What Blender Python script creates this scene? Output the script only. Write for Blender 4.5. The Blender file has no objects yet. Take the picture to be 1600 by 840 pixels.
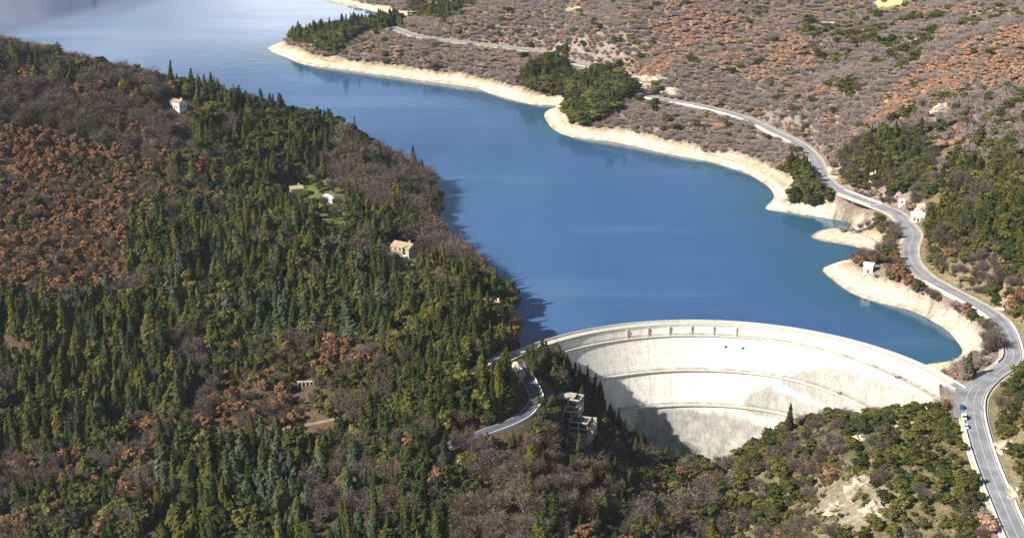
import bpy, bmesh, math, random
import numpy as np
from mathutils import Vector
random.seed(7)
RNG = np.random.default_rng(11)
S = bpy.context.scene
COL = S.collection
R_ = math.radians

# ------------------------------------------------------------------ camera, light, exposure
F, PITCH, CZ = 2198.0, R_(19.0), 257.0          # focal length in px of a 1600 px wide frame, tilt, height above the lake
cam = bpy.data.cameras.new('camera')
cam.sensor_width = 36.0
cam.lens = 36.0 * F / 1600.0
cam.clip_start, cam.clip_end = 5.0, 20000.0
co = bpy.data.objects.new('camera', cam)
COL.objects.link(co)
co.location = (0, 0, CZ)
co.rotation_euler = (R_(90) - PITCH, 0, 0)
S.camera = co

SUN_EL = R_(37.0)
SUN_DIR = Vector((-0.875, -0.484, 0)).normalized()  # horizontal direction from the scene towards the sun
CLOUD_DRIFT = (7.7, 2.6, 0.0)                    # where the fair weather clouds stand
w = bpy.data.worlds.new('World')
S.world = w
w.use_nodes = True
nt = w.node_tree
bg = nt.nodes['Background']
sky = nt.nodes.new('ShaderNodeTexSky')
sky.sky_type = 'NISHITA'
sky.sun_disc = False
sky.sun_elevation = SUN_EL
sky.sun_rotation = math.atan2(SUN_DIR.x, SUN_DIR.y)
sky.altitude = 600
sky.air_density = 1.0
sky.dust_density = 1.2
sky.ozone_density = 1.5
tc = nt.nodes.new('ShaderNodeTexCoord')
sep = nt.nodes.new('ShaderNodeSeparateXYZ')
nt.links.new(tc.outputs['Generated'], sep.inputs[0])
zz_ = nt.nodes.new('ShaderNodeMath'); zz_.operation = 'MAXIMUM'; zz_.inputs[1].default_value = 0.03
nt.links.new(sep.outputs[2], zz_.inputs[0])
dv = nt.nodes.new('ShaderNodeVectorMath'); dv.operation = 'DIVIDE'      # flat layer of fair weather cloud, far clouds closing up
cb = nt.nodes.new('ShaderNodeCombineXYZ')
for i in range(3): nt.links.new(zz_.outputs[0], cb.inputs[i])
nt.links.new(tc.outputs['Generated'], dv.inputs[0]); nt.links.new(cb.outputs[0], dv.inputs[1])
cn = nt.nodes.new('ShaderNodeTexNoise'); cn.inputs['Scale'].default_value = 0.55; cn.inputs['Detail'].default_value = 5
off = nt.nodes.new('ShaderNodeVectorMath'); off.inputs[1].default_value = CLOUD_DRIFT
nt.links.new(dv.outputs[0], off.inputs[0]); nt.links.new(off.outputs[0], cn.inputs['Vector'])
cr = nt.nodes.new('ShaderNodeValToRGB')
cr.color_ramp.elements[0].position = 0.58; cr.color_ramp.elements[1].position = 0.72
hb = nt.nodes.new('ShaderNodeMath'); hb.operation = 'MULTIPLY_ADD'; hb.use_clamp = True      # cloud closes up towards the horizon all round
nt.links.new(sep.outputs[2], hb.inputs[0]); hb.inputs[1].default_value = -1.5; hb.inputs[2].default_value = 0.38
ad = nt.nodes.new('ShaderNodeMath'); ad.operation = 'ADD'
nt.links.new(cn.outputs['Fac'], ad.inputs[0]); nt.links.new(hb.outputs[0], ad.inputs[1])
nt.links.new(ad.outputs[0], cr.inputs[0])
cm_ = nt.nodes.new('ShaderNodeMix'); cm_.data_type = 'RGBA'
nt.links.new(cr.outputs[0], cm_.inputs[0]); nt.links.new(sky.outputs[0], cm_.inputs[6]); cm_.inputs[7].default_value = (20, 20.5, 21.5, 1)
nt.links.new(cm_.outputs[2], bg.inputs[0])
bg.inputs[1].default_value = 0.05
sun = bpy.data.lights.new('sun', 'SUN')
sun.energy = 5.0
sun.angle = R_(0.5)
sun.color = (1.0, 0.95, 0.86)
so = bpy.data.objects.new('sun', sun)
COL.objects.link(so)
sd = Vector((SUN_DIR.x * math.cos(SUN_EL), SUN_DIR.y * math.cos(SUN_EL), math.sin(SUN_EL)))
so.rotation_euler = sd.to_track_quat('Z', 'Y').to_euler()
so.location = (-300, 0, 600)
S.view_settings.view_transform = 'Standard'
S.view_settings.look = 'None'
S.view_settings.exposure = 0.97
S.view_settings.gamma = 1.0
S.cycles.max_bounces = 6
S.cycles.transparent_max_bounces = 8
S.cycles.volume_bounces = 0

# ------------------------------------------------------------------ survey: photograph pixels to points on the ground
def ray(px, py):
    a, b = (px - 800) / F, (420 - py) / F
    return a, math.cos(PITCH) + b * math.sin(PITCH), -math.sin(PITCH) + b * math.cos(PITCH)
def PZ(px, py, z):
    d = ray(px, py)
    t = (z - CZ) / d[2]
    return (d[0] * t, d[1] * t, z)
def PY(px, py, y):
    d = ray(px, py)
    t = y / d[1]
    return (d[0] * t, y, CZ + d[2] * t)
def proj(x, y, z):
    x, y, z = np.asarray(x, float), np.asarray(y, float), np.asarray(z, float) - CZ
    c, s = math.cos(PITCH), math.sin(PITCH)
    dep = np.maximum(y * c - z * s, 1.0)
    return 800 + F * x / dep, 420 - F * (y * s + z * c) / dep, dep
def inpoly(px, py, poly):
    px, py = np.asarray(px, float), np.asarray(py, float)
    r = np.zeros(px.shape, bool)
    n = len(poly)
    for i in range(n):
        x0, y0 = poly[i]
        x1, y1 = poly[(i + 1) % n]
        if y0 == y1:
            continue
        r ^= ((y0 > py) != (y1 > py)) & (px < (x1 - x0) * (py - y0) / (y1 - y0) + x0)
    return r
def seg_dist(X, Y, pts, vals=None):
    """distance to an open polyline; with vals also the interpolated value at the nearest point"""
    best = np.full(X.shape, 1e9)
    val = np.zeros(X.shape)
    for i in range(len(pts) - 1):
        x0, y0 = pts[i][:2]
        x1, y1 = pts[i + 1][:2]
        dx, dy = x1 - x0, y1 - y0
        t = np.clip(((X - x0) * dx + (Y - y0) * dy) / max(dx * dx + dy * dy, 1e-9), 0, 1)
        d = np.hypot(X - x0 - t * dx, Y - y0 - t * dy)
        m = d < best
        best[m] = d[m]
        if vals is not None:
            val[m] = (vals[i] + t * (vals[i + 1] - vals[i]))[m]
    return (best, val) if vals is not None else best
def hash2(i, j, s):
    h = (i.astype(np.int64) * 374761393 + j.astype(np.int64) * 668265263 + s * 974711) & 0xffffffff
    h = ((h ^ (h >> 13)) * 1274126177) & 0xffffffff
    return ((h ^ (h >> 16)) & 0xffff) / 65535.0
def vnoise(x, y, s):
    i, j = np.floor(x), np.floor(y)
    fx, fy = x - i, y - j
    fx, fy = fx * fx * (3 - 2 * fx), fy * fy * (3 - 2 * fy)
    a, b = hash2(i, j, s), hash2(i + 1, j, s)
    c, d = hash2(i, j + 1, s), hash2(i + 1, j + 1, s)
    return (a + (b - a) * fx) * (1 - fy) + (c + (d - c) * fx) * fy
def fbm(x, y, scale, s=1, o=4):
    r, a, t = 0, 1.0, 0
    for k in range(o):
        r = r + a * vnoise(np.asarray(x) / scale * 2 ** k + 17.3 * k, np.asarray(y) / scale * 2 ** k - 9.1 * k, s + k)
        t += a
        a *= 0.5
    return r / t                                   # 0..1

def smooth_line(pts, n=4):
    """Catmull-Rom through 2-D or 3-D points"""
    P = [np.array(p, float) for p in pts]
    out = []
    for i in range(len(P) - 1):
        p0, p1, p2, p3 = P[max(i - 1, 0)], P[i], P[i + 1], P[min(i + 2, len(P) - 1)]
        for k in range(n):
            t = k / n
            out.append(0.5 * (2 * p1 + (p2 - p0) * t + (2 * p0 - 5 * p1 + 4 * p2 - p3) * t * t + (3 * p1 - p0 - 3 * p2 + p3) * t ** 3))
    out.append(P[-1])
    return out

# ------------------------------------------------------------------ the dam's plan
DC = np.array([88.0, 527.8])
DR = 113.74
TH0, TH1 = R_(-58), R_(73.5)
def dam_extra(th, k):
    t = np.clip((np.degrees(th) - 18) / 45, 0, 1)
    return k * t * t * (3 - 2 * t)
def dam_pt(th, off, z):
    return (DC[0] + (DR - off) * math.sin(th), DC[1] + (DR - off) * math.cos(th), z)

# ------------------------------------------------------------------ shorelines (water level is z = 0)
SH_R = [(-120, 1705), (-60, 1640), ]  # placeholder, replaced below
far_beach = [(470, -12), (520, 3), (560, 12), (600, 22), (628, 27)]
pen = [(418, 74), (428, 83), (445, 89), (470, 100), (520, 107), (570, 114), (620, 121), (680, 129), (740, 137), (765, 146),
       (800, 156), (830, 163), (866, 165), (869, 169), (856, 172), (850, 181), (862, 200), (885, 212), (920, 218), (960, 222), (1000, 231), (1050, 242),
       (1100, 251), (1140, 262), (1170, 273), (1195, 288), (1207, 300), (1208, 311), (1196, 326), (1225, 331), (1270, 338),
       (1318, 344), (1338, 350), (1320, 355), (1290, 357), (1268, 366), (1275, 375), (1310, 381), (1338, 386), (1352, 392),
       (1340, 402), (1316, 407), (1300, 412), (1284, 421), (1300, 437), (1330, 458), (1370, 472), (1420, 484), (1450, 497),
       (1480, 516), (1500, 540), (1503, 551), (1490, 562), (1450, 568), (1432, 575), (1444, 586)]
shore_pen = [PZ(a, b, 0)[:2] for a, b in pen]
shore_far = [PZ(a, b, 0)[:2] for a, b in far_beach]
# the inlet behind the peninsula
inlet = [(-128, 1655), (-118, 1632), (-132, 1600), (-165, 1560), (-205, 1520), (-238, 1480)]
shore_east = [(-330, 2050)] + shore_far + inlet + shore_pen
left = [(812, 528), (818, 506), (806, 480), (776, 452), (742, 424), (704, 386), (684, 350), (691, 318), (690, 306)]
shore_left = [PZ(a, b, 0)[:2] for a, b in left] + [(-62, 930), (-105, 965), (-170, 990), (-255, 1015), (-345, 1040), (-460, 1085), (-640, 1190), (-900, 1330), (-1500, 1600)]
SE = [tuple(p) for p in smooth_line(shore_east, 3)]
SL = [tuple(p) for p in smooth_line(shore_left, 3)]
dam_line = [dam_pt(t, 4, 0)[:2] for t in np.linspace(TH1, TH0, 40)]
far_w = [(-1500, 2100), (-900, 1990), (-640, 1960), (-480, 2030)]
WATER = SE + dam_line + SL + far_w           # closed polygon of the lake

# ------------------------------------------------------------------ roads (pixel, pixel, height)
road_main_px = [(1640, 935, 9), (1612, 880, 9), (1590, 838, 9), (1563, 775, 9), (1541, 720, 9), (1526, 670, 9), (1521, 636, 9.2), (1527, 612, 9.5), (1546, 590, 9.7),
                (1570, 573, 10), (1583, 558, 10), (1580, 535, 10.2), (1568, 508, 10.4), (1545, 487, 10.6), (1508, 466, 10.8), (1470, 446, 11),
                (1440, 427, 11.3), (1423, 405, 11.6), (1421, 385, 12), (1427, 365, 12.3), (1416, 349, 12.6), (1400, 333, 12.8), (1366, 319, 13),
                (1312, 298, 13.3), (1286, 274, 13.8), (1273, 248, 14.5), (1250, 226, 15), (1212, 207, 16), (1165, 185, 17), (1100, 167, 18),
                (1045, 157, 19), (1010, 150, 19.5), (995, 134, 20), (972, 115, 20), (940, 106, 20), (900, 98, 20), (840, 81, 20), (760, 70, 21),
                (680, 61, 22), (640, 53, 22), (612, 42, 21)]
road_left_px = [(806, 556, 9), (812, 572, 8.6), (824, 592, 8), (834, 611, 7.2), (836, 625, 6.4), (822, 645, 5.2), (796, 660, 4.2), (762, 673, 3.2), (730, 684, 2), (690, 698, 0)]
road_up_px = [(806, 556, 9.5), (790, 548, 11), (768, 560, 12), (750, 573, 12.5), (730, 582, 12)]
track_px = [(530, 652, -10), (490, 661, -12), (440, 670, -14), (390, 676, -16), (330, 674, -17), (285, 678, -18)]
def line3(pxs, n=5):
    return [tuple(p) for p in smooth_line([PZ(a, b, z) for a, b, z in pxs], n)]
ROAD = line3(road_main_px)
ROADL = line3(road_left_px)
ROADU = line3(road_up_px)
TRACK = line3(track_px)
LINK_A = [tuple(p) for p in smooth_line([PZ(1556, 584, 10.1), PZ(1532, 597, 9.75), PZ(1512, 603, 9.5), PZ(1488, 601, 9.2)], 5)]
LINK_B = [tuple(p) for p in smooth_line([PZ(1524, 640, 9.2), PZ(1515, 620, 9.3), PZ(1502, 608, 9.3), PZ(1486, 600, 9.2)], 5)]

# ------------------------------------------------------------------ terrain
ctrl = []
def c(px, py, y): ctrl.append(PY(px, py, y))
def cz(px, py, z): ctrl.append(PZ(px, py, z))
for a in [(-60, 62, 930), (0, 78, 938), (100, 102, 938), (200, 126, 936), (270, 144, 935), (340, 164, 940), (420, 186, 945), (500, 205, 945),
          (560, 234, 938), (620, 262, 925), (660, 288, 905),
          (0, 190, 870), (0, 330, 790), (0, 470, 700), (0, 600, 630), (0, 760, 560), (0, 850, 530), (0, 1000, 470), (-250, 470, 700), (-250, 200, 850), (-250, 840, 520),
          (130, 260, 845), (270, 300, 818), (200, 400, 745), (470, 300, 850), (600, 330, 822), (540, 260, 890), (400, 220, 900), (628, 395, 742), (690, 400, 770),
          (770, 488, 650), (700, 500, 622), (560, 420, 702), (400, 420, 702), (250, 430, 708), (250, 540, 655),
          (500, 560, 622), (700, 590, 590), (760, 590, 582), (400, 660, 580), (250, 660, 590), (500, 760, 532), (700, 760, 506), (700, 850, 478), (400, 850, 502), (200, 760, 548),
          (750, 720, 517), (800, 780, 490), (800, 850, 468), (893, 645, 576), (870, 680, 556),
          (950, 690, 585), (1000, 700, 588), (1060, 720, 592), (1080, 745, 590), (1100, 800, 545), (1100, 850, 518), (950, 760, 530), (950, 850, 485), (930, 620, 606),
          (1250, 665, 580), (1300, 655, 572), (1400, 650, 556), (1475, 640, 548), (1200, 690, 583), (1200, 760, 550), (1200, 850, 512),
          (1340, 760, 502), (1340, 690, 540), (1340, 850, 462), (1450, 760, 478), (1450, 850, 448), (1460, 700, 508),
          (1590, 660, 502), (1620, 760, 450), (1660, 700, 472), (1700, 760, 440), (1610, 590, 560), (1600, 480, 640), (1660, 480, 600),
          (1500, 400, 702), (1600, 400, 680), (1600, 320, 730), (1600, 240, 780), (1500, 240, 830), (1500, 320, 775), (1400, 270, 850), (1480, 170, 880), (1380, 200, 920),
          (1600, 130, 900), (1600, 40, 1000), (1450, 80, 1050), (1330, 205, 955), (1300, 120, 1075), (1300, 40, 1250), (1450, 5, 1250), (1600, 0, 1150), (1700, 240, 760), (1700, 40, 960),
          (1150, 100, 1150), (1180, 150, 1085), (1050, 110, 1155), (1050, 60, 1240), (1100, 15, 1290), (950, 75, 1250), (900, 60, 1290), (900, 10, 1400), (750, 40, 1385), (750, 5, 1490),
          (650, 30, 1490), (700, 12, 1660), (700, -20, 1760), (1200, 60, 1200), (1240, 160, 1035)]:
    c(*a)
for a in [(600, 70, 17), (560, 75, 14), (530, 50, 14), (480, 62, 8), (700, 90, 16), (800, 110, 16), (760, 100, 16), (900, 140, 13), (950, 160, 16), (1000, 190, 14), (1100, 205, 13), (1170, 225, 12),
          (1220, 255, 11), (1370, 425, 9), (1420, 440, 10.5), (1385, 380, 9), (1480, 480, 10), (1540, 540, 9.5), (1335, 330, 5), (1270, 310, 9), (1315, 368, 3)]:
    cz(*a)
ctrl += [(90, 612, -62), (70, 600, -60), (60, 560, -44), (120, 600, -56), (300, 1800, 85), (700, 1500, 130), (0, 2200, 35), (-300, 2500, 30), (-900, 2150, 120), (-720, 2150, 95), (700, 1000, 130), (600, 700, 120),
         (500, 450, 90), (-700, 900, 120), (-700, 600, 20), (-500, 300, -60), (0, 350, -55), (120, 400, -40), (-300, 430, -62), (300, 330, 25), (0, 0, -70), (-1200, 1000, 160), (-1500, 2600, 170), (1300, 1500, 170)]
for t_, o_, z_ in ((36, 24, -27), (44, 23, -22), (52, 21, -17), (60, 19, -11), (67, 16, -5), (72, 12, 1), (75, 9, 6)):
    ctrl.append(dam_pt(R_(t_), o_, z_))
for i, p in enumerate(SE + SL):
    if i % 3 == 0:
        ctrl.append((p[0], p[1], 0.0))
for ln in (ROAD, ROADL, ROADU, TRACK):
    for i, p in enumerate(ln):
        if i % 4 == 0:
            ctrl.append(p)
CT = np.array(ctrl, float)
def tps_fit(pts, lam=0.02):
    X = pts[:, :2] / 500.0
    n = len(X)
    d = np.hypot(X[:, None, 0] - X[None, :, 0], X[:, None, 1] - X[None, :, 1])
    K = d * d * np.log(d + 1e-9) + np.eye(n) * lam * 0.02
    Q = np.hstack([np.ones((n, 1)), X])
    A = np.block([[K, Q], [Q.T, np.zeros((3, 3))]])
    return X, np.linalg.solve(A, np.concatenate([pts[:, 2], np.zeros(3)]))
TX, TW = tps_fit(CT)
def tps(X, Y):
    sh = X.shape
    x, y = X.ravel() / 500, Y.ravel() / 500
    out = np.empty_like(x)
    for s in range(0, len(x), 20000):
        a, b = x[s:s + 20000], y[s:s + 20000]
        d = np.hypot(a[:, None] - TX[None, :, 0], b[:, None] - TX[None, :, 1])
        out[s:s + 20000] = (d * d * np.log(d + 1e-9)) @ TW[:-3] + TW[-3] + TW[-2] * a + TW[-1] * b
    return out.reshape(sh)
def spread(a0, a1, step, far, n):
    core = np.arange(a0, a1 + 0.1, step)
    t = np.linspace(0, 1, n + 1)[1:]
    lo = a0 - (a0 - far[0]) * t ** 2
    hi = a1 + (far[1] - a1) * t ** 2
    return np.concatenate([lo[::-1], core, hi])
GX = spread(-560, 560, 4.0, (-3500, 3500), 26)
ys = [420.0]
while ys[-1] < 1780:
    ys.append(ys[-1] + 3.6 + max(0, ys[-1] - 700) * 0.004)
t = np.linspace(0, 1, 27)[1:]
GY = np.concatenate([(420 - 1000 * t ** 2)[::-1], ys, ys[-1] + (5200 - ys[-1]) * t ** 2])
MX, MY = np.meshgrid(GX, GY)
def terrain_z(X, Y):
    base = tps(X, Y)
    tps0 = base.copy()
    far = np.clip((np.hypot(X, Y - 900) - 1100) / 900, 0, 1)
    base = base * (1 - far) + (15 + 75 * np.clip((-X - 550) / 300, 0, 1) + 70 * fbm(X, Y, 900, 31)) * far
    # ravines and spurs on the hills
    rough = (fbm(X + 40 * fbm(X, Y, 90, 5), Y, 85, 21, 4) - 0.5)
    amp = np.clip((base - 6) / 30, 0, 1) * 16
    left_side = X < 60 - 0.05 * (Y - 500)
    amp = np.where(left_side, np.clip(np.abs(base) / 15, 0.3, 1) * 5, amp)
    base = base + rough * amp
    dn = np.minimum(seg_dist(X, Y, SE), seg_dist(X, Y, SL))
    wat = inpoly(X, Y, WATER)
    right = seg_dist(X, Y, SE) < seg_dist(X, Y, SL)
    slope = np.where(right, 0.42, 0.6) * (0.85 + 0.3 * fbm(X, Y, 30, 77))
    sx0, sy0 = PZ(1300, 368, 0)[:2]
    slope = slope * (1 - 0.6 * np.exp(-((X - sx0) ** 2 + (Y - sy0) ** 2) / 22 ** 2))
    k = np.where(right, 22.0, 16.0)
    w_ = np.exp(-(dn / k) ** 2)
    near_dam = np.hypot(X - DC[0], Y - DC[1]) < DR - 3
    w_ = np.where(near_dam, 0, w_)
    land = np.minimum(slope * dn, 9.0) * w_ + np.maximum(base, 1.2) * (1 - w_)
    land = np.where(near_dam, tps0, land)
    land = np.where((Y < 560) & (dn > 30), base, land)
    # valley below the dam stays free to fall under the lake's level
    down = (Y < 640) & ~wat & (dn > 12)
    land = np.where(down & (X < 205), base * (1 - w_) + np.minimum(slope * dn, 9) * w_, land)
    z = np.where(wat, -np.minimum(0.45 * dn, 35.0), land)
    inner = wat & (seg_dist(X, Y, dam_line) < 14)
    z = np.where(inner, np.minimum(z, -12), z)
    for ln, hw in ((ROAD, 6.5), (LINK_A, 4.0), (LINK_B, 4.0), (ROADL, 4.5), (ROADU, 3.5), (TRACK, 3.0)):
        fall = 4.0 if ln in (LINK_A, LINK_B) else 9.0
        a = np.array(ln)
        m = (X > a[:, 0].min() - 30) & (X < a[:, 0].max() + 30) & (Y > a[:, 1].min() - 30) & (Y < a[:, 1].max() + 30) & ~wat
        if not m.any():
            continue
        d, v = seg_dist(X[m], Y[m], ln, [p[2] for p in ln])
        q = np.clip((d - hw) / fall, 0, 1)
        q = q * q * (3 - 2 * q)
        zz = z[m]
        z[m] = (v - 0.45) * (1 - q) + zz * q
    # gully under the road bridge
    gx, gy = PZ(1340, 322, 9)[:2]
    g = np.exp(-(((X - gx) / 9) ** 2 + ((Y - gy + 2) / 13) ** 2))
    z = np.where(wat, z, z - 5 * g)
    return z
MZ = terrain_z(MX, MY)
def H(x, y):
    x, y = np.asarray(x, float), np.asarray(y, float)
    i = np.clip(np.searchsorted(GX, x) - 1, 0, len(GX) - 2)
    j = np.clip(np.searchsorted(GY, y) - 1, 0, len(GY) - 2)
    fx = np.clip((x - GX[i]) / (GX[i + 1] - GX[i]), 0, 1)
    fy = np.clip((y - GY[j]) / (GY[j + 1] - GY[j]), 0, 1)
    return (MZ[j, i] * (1 - fx) + MZ[j, i + 1] * fx) * (1 - fy) + (MZ[j + 1, i] * (1 - fx) + MZ[j + 1, i + 1] * fx) * fy
def ground(px, py):
    """where the line of sight through a pixel meets the ground"""
    d = np.array(ray(px, py))
    t = np.arange(380, 2400, 1.0)
    pts = d[None, :] * (t / d[1])[:, None]
    z = pts[:, 2] + CZ
    hit = np.nonzero(z <= H(pts[:, 0], pts[:, 1]))[0]
    k = hit[0] if len(hit) else len(t) - 1
    return float(pts[k, 0]), float(pts[k, 1]), float(H(pts[k, 0], pts[k, 1]))

# ------------------------------------------------------------------ materials
class Nodes:
    def __init__(s, name, rough=0.9, spec=0.2):
        s.m = bpy.data.materials.new(name)
        s.m.use_nodes = True
        s.t = s.m.node_tree
        s.b = s.t.nodes['Principled BSDF']
        s.b.inputs['Roughness'].default_value = rough
        s.b.inputs['Specular IOR Level'].default_value = spec
    def n(s, kind, **kw):
        o = s.t.nodes.new('ShaderNode' + kind)
        for k, v in kw.items():
            setattr(o, k, v)
        return o
    def l(s, a, b):
        s.t.links.new(a, b)
    def pos(s):
        return s.n('NewGeometry').outputs['Position']
    def noise(s, scale, detail=4, vec=None, stretch=None, rough=0.6):
        t = s.n('TexNoise')
        t.inputs['Scale'].default_value = scale
        t.inputs['Detail'].default_value = detail
        t.inputs['Roughness'].default_value = rough
        v = vec if vec is not None else s.pos()
        if stretch:
            mp = s.n('Mapping')
            mp.inputs['Scale'].default_value = stretch
            s.l(v, mp.inputs[0])
            v = mp.outputs[0]
        s.l(v, t.inputs['Vector'])
        return t.outputs['Fac']
    def ramp(s, fac, stops):
        r = s.n('ValToRGB')
        e = r.color_ramp.elements
        while len(e) < len(stops):
            e.new(0.5)
        for q, (p, cc) in zip(e, stops):
            q.position = p
            q.color = (*cc, 1) if len(cc) == 3 else cc
        s.l(fac, r.inputs[0])
        return r.outputs[0]
    def mix(s, fac, a, b, mode='MIX'):
        m = s.n('Mix', data_type='RGBA', blend_type=mode)
        for sock, v in ((m.inputs[0], fac), (m.inputs[6], a), (m.inputs[7], b)):
            if isinstance(v, (int, float)):
                sock.default_value = v
            elif isinstance(v, tuple):
                sock.default_value = (*v, 1)
            else:
                s.l(v, sock)
        return m.outputs[2]
    def math(s, op, a, b=0.0):
        m = s.n('Math', operation=op)
        for sock, v in zip(m.inputs, (a, b)):
            if isinstance(v, (int, float)):
                sock.default_value = v
            else:
                s.l(v, sock)
        return m.outputs[0]
    def color(s, out):
        s.l(out, s.b.inputs['Base Color'])
        return s
    def bump(s, h, strength=0.5, dist=1.0):
        b = s.n('Bump')
        b.inputs['Strength'].default_value = strength
        b.inputs['Distance'].default_value = dist
        s.l(h, b.inputs['Height'])
        s.l(b.outputs[0], s.b.inputs['Normal'])
        return s
def plain(name, col, rough=0.85, var=0.25, scale=0.8, spec=0.2):
    q = Nodes(name, rough, spec)
    lo = tuple(v * (1 - var) for v in col)
    hi = tuple(min(1, v * (1 + var)) for v in col)
    q.color(q.ramp(q.noise(scale, 5), [(0.3, lo), (0.7, hi)]))
    return q.m
def foliage(name, stops, patch=0.02, rnd=0.55):
    """stops: colours picked per tree; neighbouring trees drift together"""
    q = Nodes(name, 0.75, 0.12)
    oi = q.n('ObjectInfo')
    n1 = q.noise(patch, 2, oi.outputs['Location'])
    f = q.math('ADD', q.math('MULTIPLY', oi.outputs['Random'], rnd), q.math('MULTIPLY', n1, 1 - rnd))
    base = q.ramp(f, stops)
    fine = q.noise(0.9, 3)
    col = q.mix(1.0, base, q.ramp(fine, [(0.3, (0.45, 0.45, 0.45)), (0.7, (1.25, 1.25, 1.25))]), 'MULTIPLY')
    q.color(col)
    return q.m
MAT = {}
MAT['concrete_plain'] = plain('concrete', (0.46, 0.43, 0.37), 0.9, 0.2, 0.35)
MAT['old_concrete'] = plain('weathered_concrete', (0.36, 0.325, 0.26), 0.95, 0.35, 0.6)
MAT['asphalt'] = plain('asphalt', (0.215, 0.215, 0.23), 0.9, 0.32, 0.12)
MAT['asphalt_dark'] = plain('shaded_asphalt', (0.075, 0.075, 0.09), 0.9, 0.25, 0.25)  # darker copy of the asphalt, the bend's shade put into its colour
MAT['paint'] = plain('road_paint', (0.62, 0.62, 0.60), 0.7, 0.25, 1.2)
MAT['barrier'] = plain('pale_barrier', (0.66, 0.66, 0.64), 0.6, 0.12, 1.0)
MAT['verge'] = plain('gravel_verge', (0.42, 0.37, 0.29), 0.95, 0.3, 0.5)
MAT['dirt'] = plain('dirt_track', (0.19, 0.145, 0.10), 0.95, 0.3, 0.4)
MAT['white_wall'] = plain('white_render', (0.55, 0.52, 0.46), 0.85, 0.16, 0.5)
MAT['cream_wall'] = plain('cream_render', (0.40, 0.345, 0.25), 0.85, 0.15, 0.5)
MAT['tile_orange'] = plain('orange_roof_tile', (0.34, 0.19, 0.12), 0.85, 0.3, 1.2)
MAT['tile_tan'] = plain('tan_roof_tile', (0.33, 0.25, 0.15), 0.85, 0.25, 1.2)
MAT['roof_white'] = plain('pale_sheet_roof', (0.72, 0.72, 0.72), 0.6, 0.1, 0.8)
MAT['roof_grey'] = plain('grey_sheet_roof', (0.36, 0.38, 0.42), 0.7, 0.15, 0.8)
MAT['dark_opening'] = plain('dark_glass_and_shade', (0.03, 0.035, 0.04), 0.35, 0.2, 1.0, 0.5)  # window glass; also stands in for shade inside frames, arches and pipes
MAT['wood_dark'] = plain('brown_door', (0.12, 0.07, 0.04), 0.7, 0.2, 2.0)
MAT['bark'] = plain('bark', (0.10, 0.075, 0.055), 0.95, 0.35, 1.5)
MAT['bark_grey'] = plain('grey_bark', (0.22, 0.19, 0.165), 0.95, 0.3, 1.5)
MAT['rock'] = plain('pale_rock', (0.38, 0.325, 0.24), 0.95, 0.4, 0.35)
MAT['steel'] = plain('grey_steel', (0.30, 0.31, 0.33), 0.5, 0.15, 1.0, 0.5)
MAT['car_blue'] = plain('blue_car_paint', (0.02, 0.06, 0.30), 0.3, 0.05, 1.0, 0.5)
MAT['car_white'] = plain('white_car_paint', (0.75, 0.77, 0.8), 0.3, 0.04, 1.0, 0.5)
MAT['car_dark'] = plain('dark_car_paint', (0.04, 0.045, 0.05), 0.3, 0.05, 1.0, 0.5)
MAT['tyre'] = plain('tyre_rubber', (0.02, 0.02, 0.02), 0.9, 0.1, 1.0)
MAT['glass'] = plain('car_glass', (0.03, 0.04, 0.05), 0.1, 0.05, 1.0, 0.6)

MAT['conifer'] = foliage('conifer_needles', [(0.12, (0.009, 0.017, 0.005)), (0.38, (0.034, 0.042, 0.006)), (0.6, (0.082, 0.076, 0.008)), (0.72, (0.028, 0.038, 0.007)), (0.9, (0.015, 0.028, 0.010))])
MAT['bluecon'] = foliage('grey_green_needles', [(0.2, (0.026, 0.042, 0.022)), (0.5, (0.050, 0.066, 0.036)), (0.8, (0.068, 0.078, 0.028))])
MAT['ever'] = foliage('evergreen_leaves', [(0.15, (0.020, 0.034, 0.009)), (0.42, (0.048, 0.056, 0.012)), (0.65, (0.090, 0.086, 0.018)), (0.88, (0.145, 0.125, 0.026))])
MAT['bare'] = foliage('bare_twigs', [(0.15, (0.085, 0.060, 0.042)), (0.4, (0.135, 0.102, 0.075)), (0.65, (0.115, 0.092, 0.074)), (0.88, (0.21, 0.168, 0.125))])
MAT['russet'] = foliage('russet_leaves', [(0.2, (0.115, 0.062, 0.034)), (0.45, (0.20, 0.098, 0.044)), (0.68, (0.155, 0.092, 0.052)), (0.9, (0.29, 0.125, 0.05))], 0.02, 0.5)
MAT['thicket'] = foliage('pale_twigs', [(0.15, (0.225, 0.168, 0.148)), (0.45, (0.32, 0.245, 0.212)), (0.65, (0.27, 0.222, 0.205)), (0.85, (0.38, 0.285, 0.23))], 0.012, 0.3)
MAT['orange'] = foliage('orange_leaves', [(0.2, (0.29, 0.175, 0.115)), (0.45, (0.385, 0.215, 0.13)), (0.65, (0.34, 0.225, 0.16)), (0.85, (0.46, 0.235, 0.12))], 0.012, 0.35)
MAT['shrub'] = foliage('scrub_leaves', [(0.15, (0.095, 0.098, 0.032)), (0.45, (0.16, 0.145, 0.058)), (0.7, (0.215, 0.175, 0.09)), (0.9, (0.125, 0.138, 0.034))])

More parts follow.
